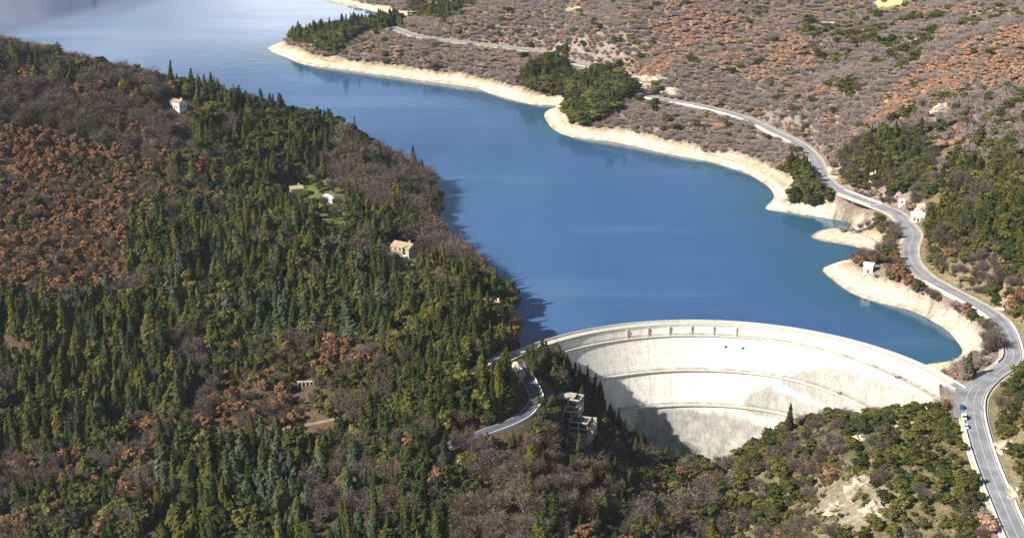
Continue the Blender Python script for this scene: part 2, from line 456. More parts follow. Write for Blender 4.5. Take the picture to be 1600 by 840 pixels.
# ground: colours painted per vertex are soil, litter, grass, sand and rock; relief and grain come from noise
q = Nodes('hillside_ground', 0.95, 0.1)
at = q.n('Attribute', attribute_name='soil')
strata = q.ramp(q.noise(1.0, 3, None, (0.010, 0.010, 1.5)), [(0.34, (0.66, 0.60, 0.53)), (0.46, (0.98, 0.97, 0.95)), (0.70, (1.10, 1.10, 1.10))])
fine = q.ramp(q.noise(0.45, 5), [(0.28, (0.62, 0.60, 0.58)), (0.72, (1.32, 1.34, 1.36))])
mid = q.ramp(q.noise(0.07, 4), [(0.3, (0.8, 0.78, 0.76)), (0.7, (1.18, 1.2, 1.22))])
sa = q.n('Attribute', attribute_name='sandy')
q.color(q.mix(1.0, q.mix(1.0, q.mix(sa.outputs['Fac'], at.outputs['Color'], strata, 'MULTIPLY'), fine, 'MULTIPLY'), mid, 'MULTIPLY'))
q.bump(q.noise(0.35, 6), 0.7, 2.0)
MAT['ground'] = q.m

# water
q = Nodes('lake_water', 0.12, 0.5)
q.b.inputs['IOR'].default_value = 1.333
wn = q.noise(0.007, 5, None, (1.0, 0.30, 1.0))
sh = q.n('Attribute', attribute_name='shore_tint')
s2 = q.ramp(q.noise(0.006, 4, None, (0.45, 2.2, 1)), [(0.56, (0, 0, 0)), (0.66, (1, 1, 1))])
deep = q.ramp(wn, [(0.28, (0.026, 0.072, 0.175)), (0.5, (0.038, 0.094, 0.208)), (0.72, (0.060, 0.126, 0.250))])
deep = q.mix(q.math('MULTIPLY', s2, 0.30), deep, (0.105, 0.175, 0.28))
q.color(q.mix(q.math('MULTIPLY', sh.outputs['Fac'], 0.6), deep, (0.020, 0.080, 0.088)))
streak = q.noise(0.012, 4, None, (0.35, 1.6, 1))
q.l(q.ramp(streak, [(0.35, (0.05,) * 3), (0.7, (0.13,) * 3)]), q.b.inputs['Roughness'])
q.bump(q.math('ADD', q.noise(0.25, 3), q.math('MULTIPLY', q.noise(0.06, 2), 1.5)), 0.05, 1.0)
MAT['water'] = q.m

# dam concrete: greyer patches and darker tier feet by a painted mask, runs of lime and algae, pour joints
q = Nodes('dam_concrete', 0.9, 0.2)
st = q.n('Attribute', attribute_name='tone_mask')
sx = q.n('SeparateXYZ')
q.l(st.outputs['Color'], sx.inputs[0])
run = q.noise(0.55, 4, None, (1, 1, 0.06))
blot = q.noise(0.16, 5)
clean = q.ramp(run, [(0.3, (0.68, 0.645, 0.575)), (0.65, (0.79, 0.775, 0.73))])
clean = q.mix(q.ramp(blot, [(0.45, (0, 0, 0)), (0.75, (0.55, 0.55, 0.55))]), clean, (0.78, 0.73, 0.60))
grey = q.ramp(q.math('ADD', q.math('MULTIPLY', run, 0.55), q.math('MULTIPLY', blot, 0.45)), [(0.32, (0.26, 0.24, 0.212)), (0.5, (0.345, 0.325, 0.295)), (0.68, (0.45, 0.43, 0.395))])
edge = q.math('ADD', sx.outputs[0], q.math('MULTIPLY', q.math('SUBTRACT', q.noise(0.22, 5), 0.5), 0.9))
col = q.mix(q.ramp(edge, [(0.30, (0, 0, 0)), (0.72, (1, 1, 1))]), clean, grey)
foot = q.math('MULTIPLY', sx.outputs[1], q.ramp(q.noise(0.25, 3, None, (1, 1, 0.3)), [(0.3, (0.35,) * 3), (0.6, (1,) * 3)]))  # darker band towards the foot of each tier
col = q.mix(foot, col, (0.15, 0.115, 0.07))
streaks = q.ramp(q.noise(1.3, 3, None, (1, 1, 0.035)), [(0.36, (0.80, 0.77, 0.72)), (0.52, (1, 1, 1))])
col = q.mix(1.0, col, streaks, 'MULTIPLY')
jt = q.n('Attribute', attribute_name='joint')
wv = q.math('PINGPONG', q.math('MULTIPLY', jt.outputs['Fac'], 1.0), 0.5)
lift = q.n('SeparateXYZ'); q.l(q.pos(), lift.inputs[0])
lf = q.math('PINGPONG', lift.outputs[2], 1.25)
jm = q.math('MAXIMUM', q.math('LESS_THAN', wv, 0.012), q.math('MULTIPLY', q.math('LESS_THAN', lf, 0.07), 0.7))
col = q.mix(q.math('MULTIPLY', jm, 0.5), col, (0.30, 0.27, 0.22))
q.color(col)
q.bump(q.noise(1.2, 4), 0.15, 0.3)
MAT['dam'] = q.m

# ------------------------------------------------------------------ object helpers
def link(o):
    COL.objects.link(o)
    return o
def mesh_obj(name, verts, faces, mat=None, parent=None, smooth=False):
    m = bpy.data.meshes.new(name)
    m.from_pydata([tuple(map(float, v)) for v in verts], [], faces)
    if mat is not None:
        for q_ in (mat if isinstance(mat, list) else [mat]):
            m.materials.append(q_)
    if smooth:
        m.polygons.foreach_set('use_smooth', [True] * len(m.polygons))
    m.update()
    o = link(bpy.data.objects.new(name, m))
    o.parent = parent
    return o
def empty(name, loc, rz=0.0):
    o = link(bpy.data.objects.new(name, None))
    o.location = loc
    o.rotation_euler = (0, 0, rz)
    o.empty_display_size = 1
    return o
def tag(o, label=None, cat=None, group=None, kind=None):
    if label: o['label'] = label
    if cat: o['category'] = cat
    if group: o['group'] = group
    if kind: o['kind'] = kind
    return o
class MB:
    def __init__(s): s.v, s.f = [], []
    def add(s, v, f):
        k = len(s.v)
        s.v += [tuple(p) for p in v]
        s.f += [tuple(i + k for i in q_) for q_ in f]
        return s
    def box(s, x0, x1, y0, y1, z0, z1):
        return s.add([(x0, y0, z0), (x1, y0, z0), (x1, y1, z0), (x0, y1, z0), (x0, y0, z1), (x1, y0, z1), (x1, y1, z1), (x0, y1, z1)],
                     [(0, 3, 2, 1), (4, 5, 6, 7), (0, 1, 5, 4), (1, 2, 6, 5), (2, 3, 7, 6), (3, 0, 4, 7)])
    def bar(s, a, b, r, n=6, r2=None):
        a, b = Vector(a), Vector(b)
        d = (b - a).normalized()
        u = d.orthogonal().normalized()
        v = d.cross(u)
        r2 = r if r2 is None else r2
        vs = [a + (u * math.cos(6.2832 * i / n) + v * math.sin(6.2832 * i / n)) * r for i in range(n)]
        vs += [b + (u * math.cos(6.2832 * i / n) + v * math.sin(6.2832 * i / n)) * r2 for i in range(n)]
        return s.add(vs, [(i, (i + 1) % n, n + (i + 1) % n, n + i) for i in range(n)] + [tuple(range(n))[::-1], tuple(range(n, 2 * n))])
    def build(s, name, mat, parent=None, smooth=False):
        return mesh_obj(name, s.v, s.f, mat, parent, smooth)
def ribbon(line, offs, dz=0.0):
    """sheet along a 3-D line between lateral offsets; returns verts, faces"""
    L = np.array(line)
    T = np.gradient(L[:, :2], axis=0)
    T /= np.maximum(np.linalg.norm(T, axis=1), 1e-9)[:, None]
    N = np.stack([T[:, 1], -T[:, 0]], 1)
    v, f = [], []
    k = len(offs)
    for i in range(len(L)):
        for o_, zz in offs:
            v.append((L[i, 0] + N[i, 0] * o_, L[i, 1] + N[i, 1] * o_, L[i, 2] + zz + dz))
    for i in range(len(L) - 1):
        for j in range(k - 1):
            f.append((i * k + j, i * k + j + 1, (i + 1) * k + j + 1, (i + 1) * k + j))
    return v, f
def offset_line(line, off, dz=0.0):
    L = np.array(line)
    T = np.gradient(L[:, :2], axis=0)
    T /= np.maximum(np.linalg.norm(T, axis=1), 1e-9)[:, None]
    return [(p[0] + t[1] * off, p[1] - t[0] * off, p[2] + dz) for p, t in zip(L, T)]
def resample(line, step):
    L = np.array(line)
    d = np.concatenate([[0], np.cumsum(np.linalg.norm(np.diff(L, axis=0), axis=1))])
    s_ = np.arange(0, d[-1], step)
    return [tuple(np.interp(x, d, L[:, k]) for k in range(3)) for x in s_], d[-1]

# ------------------------------------------------------------------ vegetation zones, drawn over the photograph and walked out to the ground
# (polygon in photograph pixels, trees per candidate, mixture of kinds, size factor)
K = ['conifer', 'bluecon', 'ever', 'bare', 'russet', 'shrub', 'thicket', 'orange']
ZONES = [
    # meadows and terraces on the left hill
    ([(455, 262), (500, 258), (540, 300), (555, 352), (500, 350), (480, 318), (440, 300)], 0.34, dict(ever=.5, bare=.4, shrub=.1), 0.7),
    ([(600, 378), (655, 378), (655, 418), (600, 418)], 0.22, dict(ever=.5, bare=.5), 0.7),
    ([(258, 155), (310, 158), (300, 205), (258, 205)], 0.30, dict(bare=.7, ever=.3), 0.7),
    # russet slope
    ([(-60, 186), (60, 196), (130, 218), (230, 262), (330, 296), (420, 316), (300, 318), (205, 320), (196, 420), (232, 452), (0, 472), (-60, 472)], 0.97, dict(russet=.58, bare=.24, shrub=.11, ever=.07), 0.62),
    # bare wood under the left ridge
    ([(-60, 20), (0, 40), (120, 80), (270, 118), (290, 170), (300, 240), (340, 290), (230, 262), (130, 218), (60, 196), (-60, 186)], 0.8, dict(bare=.72, russet=.13, ever=.08, conifer=.07), 0.95),
    # green wood near the ridge
    ([(272, 110), (340, 135), (430, 160), (535, 196), (520, 240), (450, 275), (420, 300), (350, 280), (300, 230)], 0.8, dict(conifer=.40, ever=.45, bare=.15), 0.95),
    # bare wood over the promontory
    ([(470, 190), (545, 200), (600, 225), (700, 285), (700, 345), (760, 425), (690, 420), (640, 380), (600, 345), (540, 300), (500, 250)], 0.95, dict(bare=.82, ever=.10, conifer=.08), 1.0),
    # trees below the terraces
    ([(440, 290), (560, 340), (650, 400), (720, 440), (640, 420), (560, 375), (430, 320), (340, 292)], 0.9, dict(ever=.5, conifer=.3, bluecon=.1, bare=.1), 0.85),
    ([(700, 400), (770, 428), (830, 500), (800, 560), (745, 560), (740, 500), (640, 430)], 0.95, dict(conifer=.38, ever=.37, bare=.25), 0.9),
    # rock wall and road edge
    ([(790, 560), (818, 575), (830, 615), (800, 600)], 0.12, dict(bare=1), 0.6),
    # brown clearing left of centre
    ([(300, 590), (330, 566), (400, 560), (520, 590), (545, 660), (520, 690), (300, 690), (170, 672), (190, 640), (290, 640)], 0.9, dict(russet=.22, bare=.40, shrub=.16, ever=.16, conifer=.06), 0.62),
    ([(330, 530), (560, 520), (600, 560), (520, 590), (400, 560)], 0.75, dict(russet=.38, bare=.32, ever=.2, conifer=.1), 0.7),
    # dark grey-green stand in the middle
    ([(330, 400), (560, 400), (600, 470), (560, 540), (390, 548), (220, 540), (230, 470)], 0.76, dict(bluecon=.26, conifer=.50, ever=.20, bare=.04), 1.0),
    # main conifer wood
    ([(200, 300), (340, 300), (440, 325), (640, 420), (740, 490), (745, 560), (600, 560), (560, 540), (300, 545), (190, 430)], 0.78, dict(conifer=.58, bluecon=.08, ever=.27, bare=.07), 0.95),
    # black conifers far left
    ([(-60, 470), (190, 460), (260, 520), (290, 640), (180, 650), (140, 700), (-60, 690)], 0.80, dict(conifer=.82, bluecon=.04, ever=.08, bare=.06), 0.95),
    ([(560, 545), (745, 560), (760, 640), (700, 690), (520, 690), (545, 640)], 0.74, dict(conifer=.60, ever=.25, bare=.15), 0.85),
    # bottom left mixture
    ([(-60, 685), (160, 700), (240, 680), (260, 720), (230, 780), (80, 760), (-60, 790)], 0.8, dict(bare=.45, russet=.25, conifer=.2, ever=.1), 0.7),
    ([(255, 680), (345, 690), (350, 860), (250, 860)], 0.80, dict(conifer=.70, bluecon=.10, ever=.20), 1.0),
    ([(350, 700), (480, 690), (480, 860), (350, 860)], 0.78, dict(bluecon=.42, conifer=.36, ever=.22), 0.95),
    ([(480, 690), (560, 690), (600, 860), (480, 860)], 0.8, dict(bare=.6, bluecon=.2, conifer=.2), 0.8),
    ([(590, 690), (690, 690), (720, 760), (700, 860), (600, 860)], 0.8, dict(conifer=.38, ever=.32, bare=.22, russet=.08), 0.85),
    ([(-60, 740), (260, 740), (260, 880), (-60, 880)], 0.8, dict(conifer=.34, ever=.30, bare=.24, russet=.12), 0.85),
    # conifers in front of the dam's foot
    ([(870, 555), (960, 560), (1000, 620), (1060, 680), (1085, 740), (1040, 730), (960, 690), (930, 640), (880, 600)], 1.0, dict(conifer=.9, ever=.1), 0.58),
    ([(800, 560), (880, 590), (870, 620), (845, 600)], 0.7, dict(conifer=.5, bare=.5), 0.8),
    # slope below the left road
    ([(690, 690), (840, 650), (930, 660), (1010, 700), (1110, 740), (1130, 880), (690, 880)], 0.85, dict(bare=.62, conifer=.14, ever=.14, russet=.10), 0.75),
    # right bank below the dam
    ([(1110, 720), (1220, 670), (1300, 640), (1220, 800), (1130, 880)], 0.95, dict(ever=.42, bare=.33, shrub=.2, conifer=.05), 0.55),
    ([(1300, 745), (1345, 740), (1385, 760), (1375, 800), (1300, 830), (1270, 800)], 0.28, dict(shrub=.7, ever=.3), 0.45),
    ([(1230, 640), (1500, 625), (1520, 700), (1560, 880), (1130, 880), (1200, 760)], 0.95, dict(ever=.48, shrub=.32, bare=.17, russet=.03), 0.44),
    ([(1540, 600), (1700, 500), (1700, 900), (1600, 860), (1540, 700)], 0.9, dict(ever=.4, shrub=.35, russet=.12, bare=.13), 0.52),
    # point with the hut, shore to the road
    ([(1320, 395), (1345, 362), (1400, 350), (1420, 400), (1440, 440), (1540, 500), (1580, 550), (1550, 560), (1500, 505), (1440, 470), (1350, 430)], 0.9, dict(bare=.65, ever=.22, russet=.13), 0.6),
    ([(1372, 358), (1412, 358), (1418, 412), (1372, 402)], 0.95, dict(conifer=.9, ever=.1), 0.85),
    # right conifer slopes
    ([(1420, 300), (1500, 255), (1640, 230), (1700, 400), (1640, 430), (1520, 385), (1440, 370)], 0.92, dict(conifer=.42, ever=.40, bare=.14, shrub=.04), 0.72),
    ([(1440, 375), (1520, 385), (1700, 430), (1700, 520), (1600, 520), (1540, 480), (1440, 420)], 0.93, dict(ever=.5, shrub=.24, russet=.10, bare=.16), 0.5),
    ([(1310, 240), (1340, 215), (1440, 195), (1470, 240), (1440, 300), (1330, 290), (1310, 265)], 0.92, dict(conifer=.30, ever=.42, bare=.28), 0.66),
    ([(1340, 200), (1450, 150), (1640, 130), (1700, 240), (1500, 255), (1460, 235)], 0.92, dict(thicket=.54, ever=.30, shrub=.08, orange=.08), 0.55),
    ([(1225, 250), (1290, 250), (1310, 290), (1330, 330), (1235, 318)], 0.9, dict(conifer=.25, ever=.60, bare=.15), 0.6),
    ([(1330, 300), (1420, 300), (1420, 360), (1340, 365)], 0.9, dict(bare=.55, ever=.45), 0.45),
    # headland and peninsula woods
    ([(868, 140), (975, 95), (995, 140), (960, 170), (930, 185), (885, 200), (870, 185)], 1.0, dict(conifer=.25, ever=.75), 0.8),
    ([(820, 105), (885, 70), (895, 100), (880, 150), (850, 150), (810, 140)], 0.9, dict(conifer=.4, ever=.5, bare=.1), 0.8),
    ([(455, 28), (615, 12), (625, 36), (560, 50), (520, 78), (460, 60)], 1.0, dict(conifer=.45, ever=.55), 0.8),
    ([(640, 0), (740, 0), (700, 25), (640, 25)], 0.5, dict(conifer=.4, ever=.3, bare=.3), 0.7),
    # russet ridges of the far hills
    ([(950, 110), (1000, 70), (1040, 40), (1130, 25), (1250, 50), (1280, 100), (1180, 120), (1080, 80), (1010, 120)], 0.97, dict(orange=.45, thicket=.42, shrub=.11, ever=.02), 0.46),
    ([(1320, 215), (1420, 120), (1500, 60), (1700, 0), (1700, 150), (1560, 130), (1440, 165), (1360, 205)], 0.97, dict(orange=.60, thicket=.26, shrub=.12, ever=.02), 0.44),
    ([(830, 95), (960, 55), (1060, 10), (1300, 0), (1300, 30), (1100, 30), (960, 110)], 0.97, dict(orange=.26, thicket=.60, shrub=.11, ever=.03), 0.46),
    ([(1220, 10), (1480, 20), (1420, 110), (1330, 150), (1260, 110)], 0.9, dict(thicket=.45, shrub=.35, ever=.16, orange=.04), 0.46),
]
DEF_R = (0.97, dict(thicket=.70, shrub=.12, ever=.04, orange=.14), 0.46)
DEF_L = (0.85, dict(conifer=.45, ever=.2, bare=.35), 0.85)

# places kept clear: buildings, structures (world x, y, radius); filled as they are built
CLEAR = []
SOIL_Z = [  # (polygon, soil colour)
    ([(455, 262), (500, 258), (540, 300), (555, 352), (500, 350), (480, 318), (440, 300)], (0.150, 0.170, 0.045)),
    ([(600, 378), (655, 378), (655, 418), (600, 418)], (0.30, 0.25, 0.13)),
    ([(1365, -30), (1440, -30), (1415, 8), (1370, 14)], (0.50, 0.46, 0.20)),
    ([(1300, 20), (1400, 10), (1470, 8), (1430, 60), (1330, 80)], (0.16, 0.17, 0.08)),
    ([(1505, 18), (1560, 6), (1572, 12), (1510, 24)], (0.55, 0.48, 0.32)),
    ([(1405, 58), (1440, 52), (1438, 60), (1408, 64)], (0.52, 0.48, 0.28)),
    ([(880, 8), (910, 2), (905, 12), (885, 18)], (0.42, 0.36, 0.20)),
    ([(300, 590), (330, 566), (400, 560), (520, 590), (545, 660), (520, 690), (300, 690), (170, 672), (190, 640), (290, 640)], (0.095, 0.062, 0.036)),
    ([(690, 740), (760, 700), (1100, 740), (1100, 790), (690, 790)], (0.13, 0.095, 0.050)),
    ([(1270, 740), (1345, 720), (1395, 760), (1385, 810), (1300, 850), (1250, 820)], (0.25, 0.205, 0.145)),
    ([(1240, 690), (1300, 670), (1340, 740), (1240, 800)], (0.19, 0.15, 0.10)),
    ([(1100, 700), (1230, 640), (1500, 625), (1520, 700), (1560, 900), (1100, 900)], (0.155, 0.130, 0.066)),
    ([(1530, 600), (1700, 480), (1700, 900), (1600, 900)], (0.19, 0.155, 0.085)),
    ([(1420, 300), (1500, 255), (1700, 230), (1700, 520), (1580, 520), (1440, 420)], (0.19, 0.15, 0.085)),
    ([(-60, 186), (60, 196), (230, 262), (330, 296), (205, 320), (196, 420), (232, 452), (0, 472), (-60, 472)], (0.15, 0.080, 0.042)),
    ([(950, 110), (1000, 70), (1040, 40), (1130, 25), (1250, 50), (1280, 100), (1180, 120), (1080, 80), (1010, 120)], (0.27, 0.175, 0.115)),
    ([(1320, 215), (1420, 120), (1500, 60), (1700, 0), (1700, 150), (1560, 130), (1440, 165), (1360, 205)], (0.32, 0.19, 0.11)),
]

# ------------------------------------------------------------------ setting: ground, water
nx, ny = len(GX), len(GY)
V = np.stack([MX.ravel(), MY.ravel(), MZ.ravel()], 1)
ii, jj = np.meshgrid(np.arange(nx - 1), np.arange(ny - 1))
a = (jj * nx + ii).ravel()
quads = np.stack([a, a + 1, a + nx + 1, a + nx], 1)
gm = bpy.data.meshes.new('hillside_ground')
gm.vertices.add(len(V)); gm.vertices.foreach_set('co', V.ravel())
gm.loops.add(quads.size); gm.loops.foreach_set('vertex_index', quads.ravel())
gm.polygons.add(len(quads)); gm.polygons.foreach_set('loop_start', np.arange(0, quads.size, 4))
gm.polygons.foreach_set('use_smooth', np.ones(len(quads), bool))
gm.update(calc_edges=True)
X_, Y_, Z_ = V.T
ppx, ppy, _ = proj(X_, Y_, Z_)
soil = np.empty((len(V), 3))
right = X_ > 60 - 0.05 * (Y_ - 500)
n1 = fbm(X_, Y_, 60, 3)
ls = np.clip((X_ - (60 - 0.05 * (Y_ - 500)) + 60 * (fbm(X_, Y_, 70, 23) - 0.5)) / 50 + 0.5, 0, 1)
ls = np.maximum(ls, np.clip((Y_ - 1150) / 200, 0, 1))[:, None]
soil[:] = np.array((0.225, 0.175, 0.148)) * ls + np.array((0.075, 0.054, 0.032)) * (1 - ls)
soil *= (0.7 + 0.6 * n1)[:, None]
wob = 14 * (fbm(X_, Y_, 25, 8) - 0.5)
for poly, cc in SOIL_Z[::-1]:
    m = inpoly(ppx + wob, ppy + wob * 0.4, poly)
    soil[m] = np.array(cc) * (0.75 + 0.5 * n1[m])[:, None]
dE, dL = seg_dist(X_, Y_, SE), seg_dist(X_, Y_, SL)
beach_top = 6.4 + 3.0 * (fbm(X_, Y_, 22, 14) - 0.5)
bw = 4 + 24 * fbm(X_, Y_, 45, 19)
bm_ = (Z_ < beach_top) & (dE < bw) & (Y_ > 590) & (right | (Y_ > 1000))
bt = fbm(X_, Y_, 14, 15)
sand = np.array((0.58, 0.505, 0.385))[None] * (0.78 + 0.44 * bt)[:, None]
tan = np.array((0.40, 0.285, 0.17))[None] * (0.8 + 0.4 * bt)[:, None]
up = np.clip((Z_ - beach_top + 3.2) / 2.4, 0, 1)[:, None]
soil[bm_] = (sand * (1 - up * 0.75) + tan * up * 0.75)[bm_]
wet = (Z_ < 0.5) & (dE < 80)
soil[wet] *= 0.55
lb = (Z_ < 3.0) & (dL < 25) & (Y_ > 600)
soil[lb] = np.array((0.22, 0.18, 0.13))
soil[Z_ < -0.8] *= np.where(inpoly(X_, Y_, WATER)[Z_ < -0.8], 0.5, 1.0)[:, None]
ca = gm.color_attributes.new('soil', 'FLOAT_COLOR', 'POINT')
ca.data.foreach_set('color', np.concatenate([soil, np.ones((len(V), 1))], 1).ravel())
sy = gm.attributes.new('sandy', 'FLOAT', 'POINT')
sy.data.foreach_set('value', bm_.astype(float))
gm.materials.append(MAT['ground'])
go = link(bpy.data.objects.new('ground', gm))
tag(go, kind='structure')

# the lake: one sheet within the shores (it runs a little under the land)
CW = inpoly(MX, MY, WATER)
CE, CL_ = seg_dist(MX, MY, SE), seg_dist(MX, MY, SL)
DD = np.hypot(MX - DC[0], MY - DC[1])
AA = np.degrees(np.arctan2(MX - DC[0], MY - DC[1]))
by_dam = (DD < DR + 8) & (AA > -58) & (AA < 74)
use = np.where(by_dam, DD > DR - 6.0, CW | (np.minimum(CE, CL_) < 9) & (MY > 596))
cell_in = (CW[:-1, :-1] | CW[1:, :-1] | CW[:-1, 1:] | CW[1:, 1:]) & use[:-1, :-1] & use[1:, :-1] & use[:-1, 1:] & use[1:, 1:]
used = np.unique(quads[cell_in.ravel()])
remap = -np.ones(len(V), int); remap[used] = np.arange(len(used))
lake = mesh_obj('lake_water', [(V[i, 0], V[i, 1], 0) for i in used], [tuple(r) for r in remap[quads[cell_in.ravel()]]], MAT['water'])
sh_ = np.exp(-(CE.ravel()[used] / 26.0) ** 2)                # shallows along the beaches, with the shore's reflection put into the tint
ca = lake.data.color_attributes.new('shore_tint', 'FLOAT_COLOR', 'POINT')
ca.data.foreach_set('color', np.stack([sh_, sh_, sh_, np.ones(len(used))], 1).ravel())
tag(lake, kind='structure')

# ------------------------------------------------------------------ roads
def road(name, line, hw, mat, kerb=True):
    v, f = ribbon(line, [(-hw - .3, -1.2), (-hw - .3, -0.02), (-hw, 0.0), (hw, 0.0), (hw + .3, -0.02), (hw + .3, -1.2)])
    o = mesh_obj(name, v, f, mat)
    return tag(o, kind='structure')
def marking(parent, line, off, wd, dash=None):
    fine, L = resample(line, 2.0)
    mb = MB()
    if dash is None:
        v, f = ribbon(fine, [(off - wd / 2, 0.03), (off + wd / 2, 0.03)])
        mb.add(v, f)
    else:
        k = 0
        while k + dash[0] < len(fine):
            v, f = ribbon(fine[k:k + dash[0] + 1], [(off - wd / 2, 0.03), (off + wd / 2, 0.03)])
            mb.add(v, f)
            k += dash[0] + dash[1]
    return mb
main = road('road', ROAD, 3.5, MAT['asphalt'])
for off, wd, dash in ((-3.15, .14, None), (3.15, .14, None), (0, .14, None)):
    marking(main, ROAD, off, wd, dash).build('marking', MAT['paint'], main)
def barrier(name, line, off, i0, i1, h=0.75, th=0.25, mat='barrier'):
    seg = offset_line(line, off)[i0:i1]
    v, f = ribbon(seg, [(-th / 2, -1.3), (-th / 2, h), (th / 2, h), (th / 2, -1.3)])
    mb = MB().add(v, f)
    k = len(v) // 4
    mb.f += [(0, 1, 2, 3), tuple((k - 1) * 4 + i for i in (3, 2, 1, 0))]
    return mesh_obj(name, mb.v, mb.f, MAT[mat])
o = barrier('road_parapet', ROAD, -4.5, 0, 29)
tag(o, 'pale low parapet along the scrub side of the road south of the dam junction', 'parapet')
o = barrier('road_parapet', ROAD, 4.5, 0, 62)
tag(o, 'pale low parapet along the hill side of the wide road past the junction', 'parapet')
o = barrier('road_parapet', ROAD, -4.5, 46, 78)
tag(o, 'pale low parapet on the lake side of the road bend above the beach', 'parapet')
o = barrier('road_parapet', ROAD, -4.4, 124, 165)
tag(o, 'pale parapet of the far lakeside road below the russet hill', 'parapet')
for off in (-4.9, 4.9):
    L_ = np.array(ROAD)
    v, f = ribbon(ROAD, [(off - 1.4, -0.5), (off - .9, -0.10), (off + .9, -0.10), (off + 1.4, -0.5)])
    tag(mesh_obj('gravel_verge', v, f, MAT['verge']), kind='structure')
ln = road('link_road', LINK_A, 3.2, MAT['asphalt'])
ln = road('link_road', [(p[0], p[1], p[2] + 0.03) for p in LINK_B], 3.2, MAT['asphalt'])
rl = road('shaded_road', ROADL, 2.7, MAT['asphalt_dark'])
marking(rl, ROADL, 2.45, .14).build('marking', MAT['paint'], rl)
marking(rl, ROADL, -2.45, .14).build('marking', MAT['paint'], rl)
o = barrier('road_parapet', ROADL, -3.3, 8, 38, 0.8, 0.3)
tag(o, 'low stone parapet round the outer edge of the shaded left bend', 'parapet')
road('lane', ROADU, 2.2, MAT['verge'])
road('dirt_track', TRACK, 1.25, MAT['dirt'])

# ------------------------------------------------------------------ the dam
dam = empty('arch_dam', (DC[0], DC[1] + DR, 9))
tag(dam, 'curved pale concrete arch dam holding back the blue lake', 'dam')
bpy.context.view_layer.update()
def dam_local(p):
    return (p[0] - DC[0], p[1] - DC[1] - DR, p[2] - 9)
NTH = 180
THS = np.linspace(TH0, TH1, NTH)
E1, E2, E3 = 6.0, 9.0, 9.5
# downstream profile: (offset, extra factor, height)
prof = [(1.0, 0, -80), (0.6, 0, -20), (0.0, 0, 8.6), (5.6, 0, 8.6), (5.6, 0, 8.0)]
tiers = [((5.6, 0.0), (6.1, E1 - 1.2), 8.0, 4.6, 5), ((7.0, E1), (11.0, E2), 3.9, -11.4, 14), ((12.2, E2), (16.2, E3), -12.2, -27.4, 14), ((17.6, E3), (30.0, E3), -28.2, -82.0, 34)]
rows = [(1.0, 0, -80, 0), (0.6, 0, -20, 0), (0.0, 0, 8.6, 0), (5.6, 0, 8.6, 0)]
for (o0, e0), (o1, e1), z0, z1, n in tiers:
    for k in range(n + 1):
        t = k / n
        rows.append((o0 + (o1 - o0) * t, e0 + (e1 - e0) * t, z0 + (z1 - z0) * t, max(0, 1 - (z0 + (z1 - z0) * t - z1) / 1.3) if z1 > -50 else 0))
v, foot = [], []
for th in THS:
    for off, ex, z, ft in rows:
        v.append(dam_local(dam_pt(th, off + float(dam_extra(th, ex)), z)))
        foot.append(ft)
k = len(rows)
f = [(i * k + j, (i + 1) * k + j, (i + 1) * k + j + 1, i * k + j + 1) for i in range(NTH - 1) for j in range(k - 1)]
f += [tuple(range(k))[::-1], tuple((NTH - 1) * k + j for j in range(k))]
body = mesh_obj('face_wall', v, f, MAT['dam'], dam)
va = np.array(v) + np.array([DC[0], DC[1] + DR, 9])
px_, py_, _ = proj(*va.T)
GREY = [  # greyer patches of the concrete, walked out to the face
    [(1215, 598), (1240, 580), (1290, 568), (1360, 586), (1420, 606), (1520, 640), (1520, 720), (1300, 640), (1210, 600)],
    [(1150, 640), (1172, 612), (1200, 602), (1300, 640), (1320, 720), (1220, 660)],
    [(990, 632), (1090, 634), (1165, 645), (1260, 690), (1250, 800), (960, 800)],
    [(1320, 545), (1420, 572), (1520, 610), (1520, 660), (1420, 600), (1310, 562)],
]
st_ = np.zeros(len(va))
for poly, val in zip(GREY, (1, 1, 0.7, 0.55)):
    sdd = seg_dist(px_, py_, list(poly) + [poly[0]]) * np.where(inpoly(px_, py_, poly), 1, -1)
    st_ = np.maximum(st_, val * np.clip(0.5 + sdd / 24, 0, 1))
tone_mask = np.stack([st_, np.array(foot), np.zeros(len(va)), np.ones(len(va))], 1)
ca = body.data.color_attributes.new('tone_mask', 'FLOAT_COLOR', 'POINT')
ca.data.foreach_set('color', tone_mask.ravel())
jv = (THS * DR / 12.0)
ja = body.data.attributes.new('joint', 'FLOAT', 'POINT')          # block number along the crest, one block every 12 m
ja.data.foreach_set('value', np.repeat(jv, k))
def dam_band(name, sec, mat, t0=TH0, t1=TH1, n=NTH, tone_val=0.0):
    """sweep a closed section [(offset, extra, z)] along the arc"""
    vv = []
    for th in np.linspace(t0, t1, n):
        for off, ex, z in sec:
            vv.append(dam_local(dam_pt(th, off + float(dam_extra(th, ex)), z)))
    q_ = len(sec)
    ff = [(i * q_ + j, (i + 1) * q_ + j, (i + 1) * q_ + (j + 1) % q_, i * q_ + (j + 1) % q_) for i in range(n - 1) for j in range(q_)]
    ff += [tuple(range(q_))[::-1], tuple((n - 1) * q_ + j for j in range(q_))]
    return mesh_obj(name, vv, ff, mat, dam)
dam_band('crest_road', [(0.5, 0, 8.62), (0.5, 0, 9.0), (5.1, 0, 9.0), (5.1, 0, 8.62)], MAT['concrete_plain'])
for o0, o1, top in ((0.0, 0.45, 10.0), (5.15, 5.65, 9.9)):
    dam_band('parapet', [(o0, 0, 8.61), (o0, 0, top), (o1, 0, top), (o1, 0, 8.61)], MAT['dam'])
